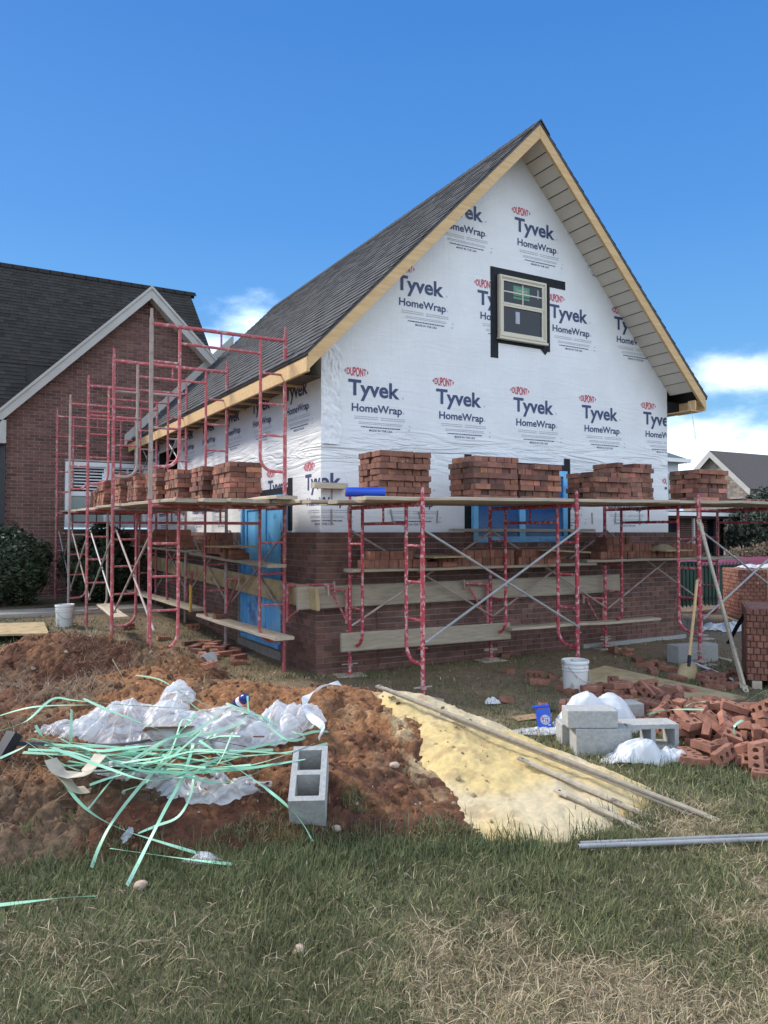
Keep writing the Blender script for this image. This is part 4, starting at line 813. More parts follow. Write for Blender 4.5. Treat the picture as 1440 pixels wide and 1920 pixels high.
for i, x in enumerate(FX):
    lab = ['bright red scaffold frame standing nearest the house corner on the gable side', 'red scaffold frame in the middle of the gable, beside the white bucket', 'red scaffold frame with the shovel leaning on it', 'red scaffold frame cut off at the picture edge beyond the shovel'][i]
    c = put(p_red, (x, 6.13, [.0, .02, .04, .05][i]), math.pi/2, lab, 'scaffold frames')
    for yy in (6.13, 7.65):
        z = Hs(x, yy); mb = MB(); loc = (x, yy, z)
        t = mb
        mb.tube([(x, yy, z+.01), (x, yy, .2)], .014, 8); mb.tube([(x-.1, yy, z+.13), (x+.1, yy, z+.13)], .008, 6); mb.box((x, yy, z+.125), (.05, .05, .03))
        j = mb.mesh('screw_jack', MT['crust'], (x, 6.13, c.location[2])); jo = bpy.data.objects.new('screw_jack', j); COL.objects.link(jo); jo.parent = c; jo.rotation_euler = (0, 0, -math.pi/2)
        pb = MB(); pb.box((x, yy, z+.012), (.15, .15, .012)); j = pb.mesh('base_plate', MT['crust'], (x, 6.13, c.location[2])); jo = bpy.data.objects.new('base_plate', j); COL.objects.link(jo); jo.parent = c; jo.rotation_euler = (0, 0, -math.pi/2)
        sb = MB(); a = rng.uniform(-.3, .3); sb.box((0, 0, 0), (.34, .235, .035)); so = sb.build('wood_pad', MT['wood'], None, (0, 0, 0)); so.location = (x, yy, z-.006); so.rotation_euler = (0, 0, a)
        tag(so, ['scrap wood pad under the %s post of the %s' % ('outer' if yy < 7 else 'inner', ['red frame nearest the house corner', 'red frame beside the white bucket', 'red frame with the shovel', 'red frame at the picture edge'][i])][0], 'wood pad', 'wood pads under the scaffold')
for lv in (0, 1):
    for i, y in enumerate(LY):
        lab = '%s faded red frame from the corner along the left wall, %s tier' % (ORD[i], 'upper' if lv else 'lower')
        c = put(p_pale, (LX, y, [.01, 1.95][lv]+.025*i), 0, lab, 'scaffold frames')
        FR[(lv, i)] = c
        if lv == 0:
            for xx in (LX, LX+FW_):
                z = Hs(xx, y)-.05; mb = MB(); mb.tube([(xx, y, z), (xx, y, .07+.025*i)], .0225 if i == 0 else .015, 8)
                j = mb.mesh('screw_jack', MT['red_pale'] if i == 0 else MT['crust'], tuple(c.location)); jo = bpy.data.objects.new('screw_jack', j); COL.objects.link(jo); jo.parent = c
for (lv, i), c in FR.items():                                         # a few tubes are crusted with old mortar
    for k in c.children:
        top = lv == 1 and i == 0 and k.name.startswith('post') and k.data.vertices[0].co.x < .1
        if top or (i > 0 and rng.random() < .16) or (lv == 1 and i == 0 and rng.random() < .2):
            k.data = k.data.copy(); k.data.materials[0] = MT['crust']
def brace(p, q, label, m='galv'):                                     # two crossed tubes pinned in the middle: p, q = bottoms of the two posts
    (xa, ya, za), (xb, yb, zb) = p, q; H0, H1 = .50, 1.56
    root = thing('cross_brace', label, 'cross brace', ((xa+xb)/2, (ya+yb)/2, (za+zb)/2+1.03), 'scaffold cross braces')
    d = Vector((xb-xa, yb-ya, 0)).normalized(); s = Vector((d.y, -d.x, 0))*.026
    for k, (u, v) in enumerate(((H0, H1), (H1, H0))):
        o = s*(1 if k else 1.9); mb = MB(); mb.tube([(xa+o.x, ya+o.y, za+u), (xb+o.x, yb+o.y, zb+v)], .0125, 7); mb.build('brace_tube', MT[m], root, smooth=True)
    mb = MB(); c = Vector(root.location); mb.tube([c+s*.8, c+s*2.3], .008, 6); mb.build('pivot_bolt', MT['steel'], root)
brace((FX[0], 6.13, .06), (FX[1], 6.13, .08), 'bright crossed brace on the outer side of the bay nearest the corner')
brace((FX[2], 6.13, .06), (FX[3], 6.13, .08), 'bright crossed brace running out of the picture past the shovel')
for i in range(3): brace((FX[i], 7.65, .06), (FX[i+1], 7.65, .06), 'dull crossed brace close to the gable brick in the %s bay' % ORD[i], 'crust')
for i in range(4):
    brace((LX, LY[i], .06), (LX, LY[i+1], .06), 'crossed brace on the outer side of the %s left bay, lower tier' % ORD[i], 'galv' if i % 2 else 'crust')
    brace((LX+FW_, LY[i], .06), (LX+FW_, LY[i+1], .06), 'crossed brace beside the left wall in the %s bay, lower tier' % ORD[i], 'crust')
for i in (2, 3): brace((LX+FW_, LY[i], 2.0), (LX+FW_, LY[i+1], 2.0), 'crossed brace by the eave in the %s left bay, upper tier' % ORD[i])
def bracket(base, tip, label, z=1.02, drop=.45):
    b, t = Vector((base[0], base[1], 0)), Vector((tip[0], tip[1], 0)); d = (t-b).normalized(); root = thing('side_bracket', label, 'scaffold bracket', (base[0], base[1], z-drop), 'scaffold side brackets')
    mb = MB(); o = b+d*.045; mb.tube([(o.x, o.y, z-drop), (o.x, o.y, z-.02)], .019, 8); mb.build('upright', MT['red_pale'], root, smooth=True)
    mb = MB(); mb.tube([(o.x, o.y, z-.03), (t.x, t.y, z-.0)], .017, 8); mb.build('arm', MT['red_pale'], root, smooth=True)
    mb = MB(); m_ = b+d*((t-b).length*.85); mb.tube([(o.x, o.y, z-drop+.04), (m_.x, m_.y, z-.03)], .013, 8); mb.build('diagonal', MT['red_pale'], root, smooth=True)
    mb = MB(); mb.box((t.x, t.y, z-.02), (.016, .03, .12)); mb.build('hook_plate', MT['crust'], root)
bracket((LX+FW_, 8.22), (3.70, 7.63), 'pink side bracket reaching round the brick corner below the edge board')
bracket((FX[0], 7.65), (3.62, 7.62), 'short side bracket on the inner post nearest the corner', .98, .4)
for i in (1, 2): bracket((FX[i], 7.65), (FX[i]-.40, 7.66), 'side bracket low on the inner post of the %s gable frame' % ORD[i], .72+.26*(i == 1), .5)
for i in (1, 2): bracket((LX+FW_, LY[i]), (LX+FW_+.0, LY[i]-.55), 'rusty side bracket on the inner post of the %s left frame' % ORD[i], .98, .5)
# planks: each a board with grain along its length
def plank(a, b, w, th, label, flat=True, m='wood', roll=0, group='scaffold planks', cat='plank', name='plank', z_is_bottom=True):
    A, B = Vector(a), Vector(b); L_ = (B-A).length; d = (B-A)/L_; up = Vector((0, 0, 1)); s = up.cross(d).normalized(); n = d.cross(s)
    R3 = Matrix((d, s, n)).transposed() @ Matrix.Rotation(roll, 3, 'X')
    mb = MB(); k = .012
    prof = [(-w/2, -th/2+k*.5), (-w/2+k, -th/2), (w/2-k, -th/2), (w/2, -th/2+k*.5), (w/2, th/2-k*.5), (w/2-k, th/2), (-w/2+k, th/2), (-w/2, th/2-k*.5)]
    ns = max(2, int(L_/.5)); V = []; wob = rng.normal(0, .0035, ns+1)
    for i in range(ns+1):
        x = -L_/2+L_*i/ns
        V += [(x, p[0], p[1]+wob[i]) for p in prof]
    Fc = [(i*8+j, i*8+(j+1) % 8, (i+1)*8+(j+1) % 8, (i+1)*8+j) for i in range(ns) for j in range(8)]+[tuple(range(8))[::-1], tuple(range(ns*8, ns*8+8))]
    mb.add(V, Fc); o = bpy.data.objects.new(name, mb.mesh(name, MT[m])); COL.objects.link(o)
    o.location = (A+B)/2+Vector((0, 0, th/2 if z_is_bottom and abs(roll) < .1 else 0)); o.rotation_euler = R3.to_euler(); tag(o, label, cat, group); return o
zt = 1.897
front = [(3.30, 7.55, 6.26), (3.45, 7.5, 6.51), (3.60, 7.7, 6.76), (3.38, 7.45, 7.01), (3.2, 7.6, 7.26), (3.5, 7.6, 7.50), (7.2, 11.2, 6.27), (7.5, 11.4, 6.52), (7.1, 11.3, 6.77), (7.4, 11.2, 7.02), (7.3, 11.4, 7.27)]
DP = ['outermost', 'second', 'third', 'fourth', 'fifth', 'innermost']
for i, (xa, xb, y) in enumerate(front):
    up_ = .042 if i >= 6 else 0
    plank((xa, y, zt+up_), (xb, y, zt+up_+.05), .232, .038, '%s plank from the outer edge on the gable platform, %s length' % (DP[i % 6], 'corner' if i < 6 else 'shovel end'))
left = [(2.02, 7.5, 12.2), (2.27, 7.36, 12.0), (2.52, 7.3, 12.3), (2.78, 7.5, 12.1), (3.03, 7.42, 12.2), (2.05, 11.9, 16.7), (2.3, 11.8, 16.8), (2.55, 12.0, 16.7), (2.8, 11.9, 16.8), (3.05, 11.8, 16.7)]
for i, (x, ya, yb) in enumerate(left):
    up_ = .042 if i >= 5 else 0
    plank((x, ya, 1.90+up_), (x, yb, 1.96+up_), .232, .038, '%s plank from the outer edge on the left platform, %s length' % (DP[i % 5], 'near' if i < 5 else 'far'))
plank((2.98, 7.25, 1.94), (3.05, 9.3, 1.944), .23, .038, 'pale top plank poking out past the corner on the left platform', m='wood')
plank((3.28, 7.38, 1.90), (3.40, 9.0, 1.92), .2, .038, 'short plank end beside the blue film on the left platform')
# boards standing on edge, and planks on the inner ladder rungs
plank((3.30, 7.735, .875), (8.21, 7.745, .885), .245, .04, 'long wide board on edge across the gable brick, below the brick rows', roll=math.pi/2-.06, z_is_bottom=False)
plank((3.72, 7.50, .395), (6.05, 7.50, .38), .205, .04, 'short board on edge low on the gable side', roll=math.pi/2-.08, z_is_bottom=False)
plank((3.46, 7.55, .875), (3.46, 16.0, 1.02), .255, .04, 'long stained board on edge along the left wall in front of the blue door', roll=math.pi/2-.10, z_is_bottom=False, m='osb')
plank((3.80, 7.48, 1.155), (7.4, 7.47, 1.165), .235, .038, 'lower plank on ladder rungs along the gable, corner length'); plank((7.2, 7.44, 1.205), (10.3, 7.44, 1.20), .235, .038, 'lower plank on ladder rungs along the gable, far length')
plank((5.98, 7.46, .40), (8.6, 7.44, .37), .20, .036, 'thin low plank on the gable side near the ground')
plank((3.17, 8.0, 1.20), (3.17, 11.2, 1.27), .23, .038, 'lower plank on ladder rungs in front of the blue door'); plank((3.15, 11.0, 1.29), (3.15, 16.3, 1.33), .23, .038, 'lower plank on ladder rungs at the far left wall')
plank((3.16, 7.75, .425), (3.16, 10.75, .40), .235, .04, 'bottom plank near the ground in front of the blue door'); plank((3.12, 10.9, .47), (3.02, 16.6, .45), .235, .04, 'bottom plank near the ground along the far left wall')
plank((1.98, 10.5, .45), (2.05, 12.3, .48), .2, .03, 'small plank on the bottom bars of the far outer frames')
# ------------------------------------------------------------------ bricks
BL, BW, BH = .194, .092, .057
def brick_mesh(name='brick', chip=0):
    mb = MB(); cells = 3; cwid = BL/cells; hr = .019; V = []; Fc = []
    def v(p): V.append(p); return len(V)-1
    rings = []
    for k in range(cells):
        cx = -BL/2+cwid*(k+.5); out = {}; 
        oc = [(cx+hr*math.cos(a)*(1.0), hr*1.15*math.sin(a)) for a in [math.pi/4*i for i in range(8)]]
        sq = [(cx+cwid/2, 0), (cx+cwid/2, BW/2), (cx, BW/2), (cx-cwid/2, BW/2), (cx-cwid/2, 0), (cx-cwid/2, -BW/2), (cx, -BW/2), (cx+cwid/2, -BW/2)]
        T = [v((*p, BH/2)) for p in oc]; Bt = [v((*p, -BH/2)) for p in oc]; ST = [v((*p, BH/2)) for p in sq]; SB = [v((*p, -BH/2)) for p in sq]
        for i in range(8):
            j = (i+1) % 8; Fc += [(T[i], ST[i], ST[j], T[j]), (Bt[j], SB[j], SB[i], Bt[i]), (T[j], Bt[j], Bt[i], T[i])]
            side = (k == cells-1 and i in (7, 0)) or (k == 0 and i in (3, 4)) or i in (1, 2, 5, 6)
            if side: Fc.append((ST[i], SB[i], SB[j], ST[j]))
    mb.add(V, Fc); me = mb.mesh(name, MT['brick'], fix=False); bm = bmesh.new(); bm.from_mesh(me); bmesh.ops.remove_doubles(bm, verts=bm.verts, dist=1e-5)
    ed = [e for e in bm.edges if len(e.link_faces) == 2 and e.calc_face_angle(0) > 1 and max(abs(e.verts[0].co.x), abs(e.verts[0].co.y)/BW*BL) > BL/2-.002]
    bmesh.ops.bevel(bm, geom=ed, offset=.0035, segments=1, affect='EDGES')
    if chip:
        for vv in bm.verts:
            n = Vector((rng.normal(0, 1), rng.normal(0, 1), rng.normal(0, 1)))*.0016; vv.co += n
        if chip == 2:                                                  # broken bat
            bmesh.ops.bisect_plane(bm, geom=bm.verts[:]+bm.edges[:]+bm.faces[:], plane_co=(.03, 0, 0), plane_no=(1, .35, .2), clear_outer=True)
            bmesh.ops.holes_fill(bm, edges=[e for e in bm.edges if e.is_boundary])
    bmesh.ops.recalc_face_normals(bm, faces=bm.faces); bm.to_mesh(me); bm.free(); return me
BM = [brick_mesh('brick', 1), brick_mesh('brick', 1), brick_mesh('brick', 1), brick_mesh('brick', 2)]
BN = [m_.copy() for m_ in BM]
for m_ in BN: m_.materials[0] = MT['brick_lit']
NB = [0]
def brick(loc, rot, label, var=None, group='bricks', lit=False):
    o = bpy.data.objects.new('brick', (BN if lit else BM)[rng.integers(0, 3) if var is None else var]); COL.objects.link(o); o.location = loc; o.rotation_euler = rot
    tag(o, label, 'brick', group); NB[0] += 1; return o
REST = MB()                                                           # bricks past the 300 that show largest
def rest(c, rz, t=None, up=False):
    d = (BL, BW, BH); t = max(.45, 1+rng.normal(0, .24)) if t is None else t
    k = rng.random(); hu = (1.35, 1.30, 1.22) if k < .16 else ((.62, .72, .78) if k < .34 else (1, 1, 1))
    REST.box(c, d, Matrix.Rotation(rz, 3, 'Z'), 0, (t*hu[0], t*hu[1]*rng.uniform(.92, 1.06), t*hu[2]*rng.uniform(.9, 1.1)))
def stack(x0, y0, z0, nx, ny, nc, emit, top_missing=0, lean=0):
    """dry stack: footprint nx stretcher bricks wide (x) and ny header bricks deep (y); courses alternate direction; only the outside bricks are there to see"""
    W_, D_ = nx*(BL+.006), ny*(BW+.005)
    for c in range(nc):
        z = z0+c*(BH+.0035)+BH/2; alt = (c+int(x0*10)) % 2; last = c == nc-1
        dx, dy = rng.normal(0, .008), rng.normal(0, .008)+lean*c
        if alt == 0:                                                   # stretchers along x on the front, headers seen on the left
            rows, cols = ny, nx
            for r in range(rows):
                for q in range(cols):
                    if 0 < r < rows-1 and 0 < q < cols-1 and not last: continue
                    if last and rng.random() < top_missing: continue
                    emit((x0+dx+(q+.5)*(BL+.006)+rng.normal(0, .004), y0+dy+(r+.5)*(BW+.005)+rng.normal(0, .003), z), rng.normal(0, .025))
        else:
            rows = max(1, int(D_/(BL+.004))); cols = int(W_/(BW+.005))
            for r in range(rows):
                for q in range(cols):
                    if 0 < q < cols-1 and 0 < r < rows-1 and not last: continue
                    if last and rng.random() < top_missing: continue
                    emit((x0+dx+(q+.5)*W_/cols, y0+dy+(r+.5)*D_/rows+rng.normal(0, .006), z), math.pi/2+rng.normal(0, .025))
def solo(label): return lambda c, rz: brick(c, (rng.normal(0, .008), rng.normal(0, .008), rz), label)
far = lambda c, rz: rest(c, rz)
zp = 1.938
stack(3.70, 6.58, zp, 3, 5, 8, solo('red brick in the tall corner stack beside the blue roll'))
NB1 = NB[0]
stack(4.85, 6.58, zp+.005, 3, 5, 8, far); stack(5.49, 6.60, zp+.008, 3, 5, 7, far, .3); stack(5.49, 7.1, zp+.005, 3, 4, 8, far)
stack(6.60, 6.58, zp+.02, 3, 5, 6, far, .2); stack(7.20, 6.75, zp+.05, 3, 5, 8, far, .2); stack(8.47, 6.60, zp+.065, 3, 5, 7, far, .15); stack(9.3, 6.6, zp+.065, 3, 5, 1, far, .4)
stack(2.82, 8.60, 1.948, 2, 7, 8, far, .2)
stack(2.30, 8.9, 1.948, 2, 6, 1, far, .3); stack(2.74, 9.40, 1.95, 2, 6, 8, far, .2); stack(2.60, 10.1, 1.955, 2, 7, 8, far, .3); stack(2.52, 10.95, 1.96, 2, 7, 9, far, .3); stack(2.42, 11.8, 1.97, 2, 7, 8, far, .3); stack(2.35, 12.7, 2.01, 2, 7, 9, far, .3); stack(2.25, 13.6, 2.01, 2, 7, 8, far, .2); stack(2.9, 13.6, 2.01, 2, 6, 5, far, .3); stack(2.3, 14.8, 2.02, 3, 6, 6, far)
# bricks on edge on the lower planks
def row_on_edge(x0, x1, y, z, layers, axis='x', gap=()):
    for l in range(layers):
        x = x0+rng.uniform(0, .15)*l
        while x < x1-rng.uniform(0, .2)*l:
            if not any(a < x < b for a, b in gap):
                t = 1.05+rng.normal(0, .15)
                c = (x, y+rng.normal(0, .006), z+BW/2+l*(BW+.003)); d = (BH, BL, BW) if axis == 'x' else (BL, BH, BW)
                if axis == 'y': c = (y+rng.normal(0, .006), x, c[2])
                REST.box(c, d, None, 0, (t, t, t))
            x += BH+.004
row_on_edge(3.98, 4.72, 7.47, 1.2, 2); row_on_edge(5.15, 6.9, 7.47, 1.2, 2, gap=((6.05, 6.12),)); row_on_edge(4.95, 5.1, 7.47, 1.2, 1); row_on_edge(7.5, 8.5, 7.45, 1.25, 2); row_on_edge(7.6, 8.05, 7.45, 1.44, 1); row_on_edge(8.6, 9.5, 7.45, 1.25, 2)
row_on_edge(9.75, 10.65, 3.16, 1.31, 3, 'y'); row_on_edge(9.2, 9.7, 3.16, 1.25, 1, 'y'); row_on_edge(11.6, 12.6, 3.15, 1.36, 3, 'y'); row_on_edge(13.2, 14.2, 3.15, 1.37, 3, 'y'); row_on_edge(15, 15.7, 3.15, 1.37, 2, 'y')
# mortar boards
def board(c, w, d, rz, label, tilt=(0, 0), th=.018, m='osb', name='mortar_board', cat='mortar board', group='mortar boards'):
    mb = MB(); mb.box((0, 0, 0), (w, d, th)); o = mb.build(name, MT[m]); o.location = c; o.rotation_euler = (tilt[0], tilt[1], rz); tag(o, label, cat, group); return o
board((4.95, 7.42, 1.318), .55, .5, .1, 'square mortar board on the gable bricks between the first two frames'); board((6.75, 7.40, 1.36), .7, .5, .05, 'square mortar board below the blue filmed window', (0, .05)); board((8.72, 7.38, 1.348), .62, .5, .1, 'mortar board carrying a small mortar heap near the far gable corner')
board((3.10, 9.30, 1.42), .5, .62, .15, 'yellowish mortar board in front of the blue door')
mb = MB(); V = []; n = 14
for r in range(5):
    for k in range(n): R_ = (.20-.045*r)*(1+.2*rng.normal(0, .4)); V.append((8.66+R_*math.cos(2*math.pi*k/n), 7.36+R_*.7*math.sin(2*math.pi*k/n), 1.357+[0, .035, .06, .075, .082][r]))
mb.add(V, [(r*n+k, r*n+(k+1) % n, (r+1)*n+(k+1) % n, (r+1)*n+k) for r in range(4) for k in range(n)]+[tuple(range(4*n, 5*n))]); tag(mb.build('mortar_heap', MT['mud'] if 'mud' in MT else MT['osb'], None, (8.66, 7.36, 1.357), True), 'heap of wet mortar on the far mortar board', 'mortar')
for (x, y) in ((4.85, 7.45), (5.05, 7.38), (6.65, 7.4), (6.9, 7.42), (8.6, 7.42), (8.85, 7.4), (3.1, 9.15), (3.12, 9.45)):
    z = 1.2 if x < 7 else 1.25; rest((x, y, (1.27 if x < 4 else z)+BH/2), 0)
    if x < 4: rest((x, y, 1.27+BH*1.5+.003), .1)
# ------------------------------------------------------------------ blue roll on the platform
root = thing('film_roll', 'blue roll of protective film on the platform edge', 'roll', (3.45, 6.42, 1.94)); a, b = Vector((3.27, 6.5, 1.985)), Vector((3.64, 6.40, 1.99)); d = (b-a).normalized()
mb = MB(); mb.tube([a, a+d*.004, b-d*.004, b], [.043, .046, .046, .043], 20); mb.build('film', MT['blue'], root, smooth=True)
mb = MB(); mb.tube([a-d*.006, b+d*.006], .026, 16); mb.build('core', MT['card'], root, smooth=True); mb = MB(); mb.tube([b+d*.0062, b+d*.0075], .02, 16); mb.build('core_hole', MT['dark'], root)
# ------------------------------------------------------------------ concrete blocks
def block_mesh(kind=0):
    """hollow block .39 long .19 wide .19 high, lying with its cores along z"""
    bm = bmesh.new(); L_, W_, H_ = .39, .19, .19; t = .032; mb = MB()
    outer = [(-L_/2, -W_/2), (L_/2, -W_/2), (L_/2, W_/2), (-L_/2, W_/2)]
    if kind == 0: cores = [(-L_/2+t, -.016), (.016, L_/2-t)]
    mb.bb((-L_/2, -W_/2, -H_/2), (L_/2, -W_/2+t, H_/2)); mb.bb((-L_/2, W_/2-t, -H_/2), (L_/2, W_/2, H_/2))
    for xa, xb in ((-L_/2, -L_/2+t), (-.017, .017), (L_/2-t, L_/2)): mb.bb((xa, -W_/2+t+.0, -H_/2), (xb, W_/2-t, H_/2))
    me = mb.mesh('concrete_block', MT['conc']); bm.free(); bm = bmesh.new(); bm.from_mesh(me)
    bmesh.ops.remove_doubles(bm, verts=bm.verts, dist=1e-5); bm.to_mesh(me); bm.free(); return me
BLK = block_mesh()
def cblock(loc, rot, label): o = bpy.data.objects.new('concrete_block', BLK); COL.objects.link(o); o.location = loc; o.rotation_euler = rot; tag(o, label, 'concrete block', 'concrete blocks'); return o
def solid_block(loc, rot, size, label):
    mb = MB(); mb.box((0, 0, 0), size); me = mb.mesh('concrete_block', MT['conc']); bm = bmesh.new(); bm.from_mesh(me); bmesh.ops.bevel(bm, geom=bm.edges[:], offset=.004, segments=1, affect='EDGES'); bm.to_mesh(me); bm.free()
    o = bpy.data.objects.new('concrete_block', me); COL.objects.link(o); o.location = loc; o.rotation_euler = rot; tag(o, label, 'concrete block', 'concrete blocks'); return o
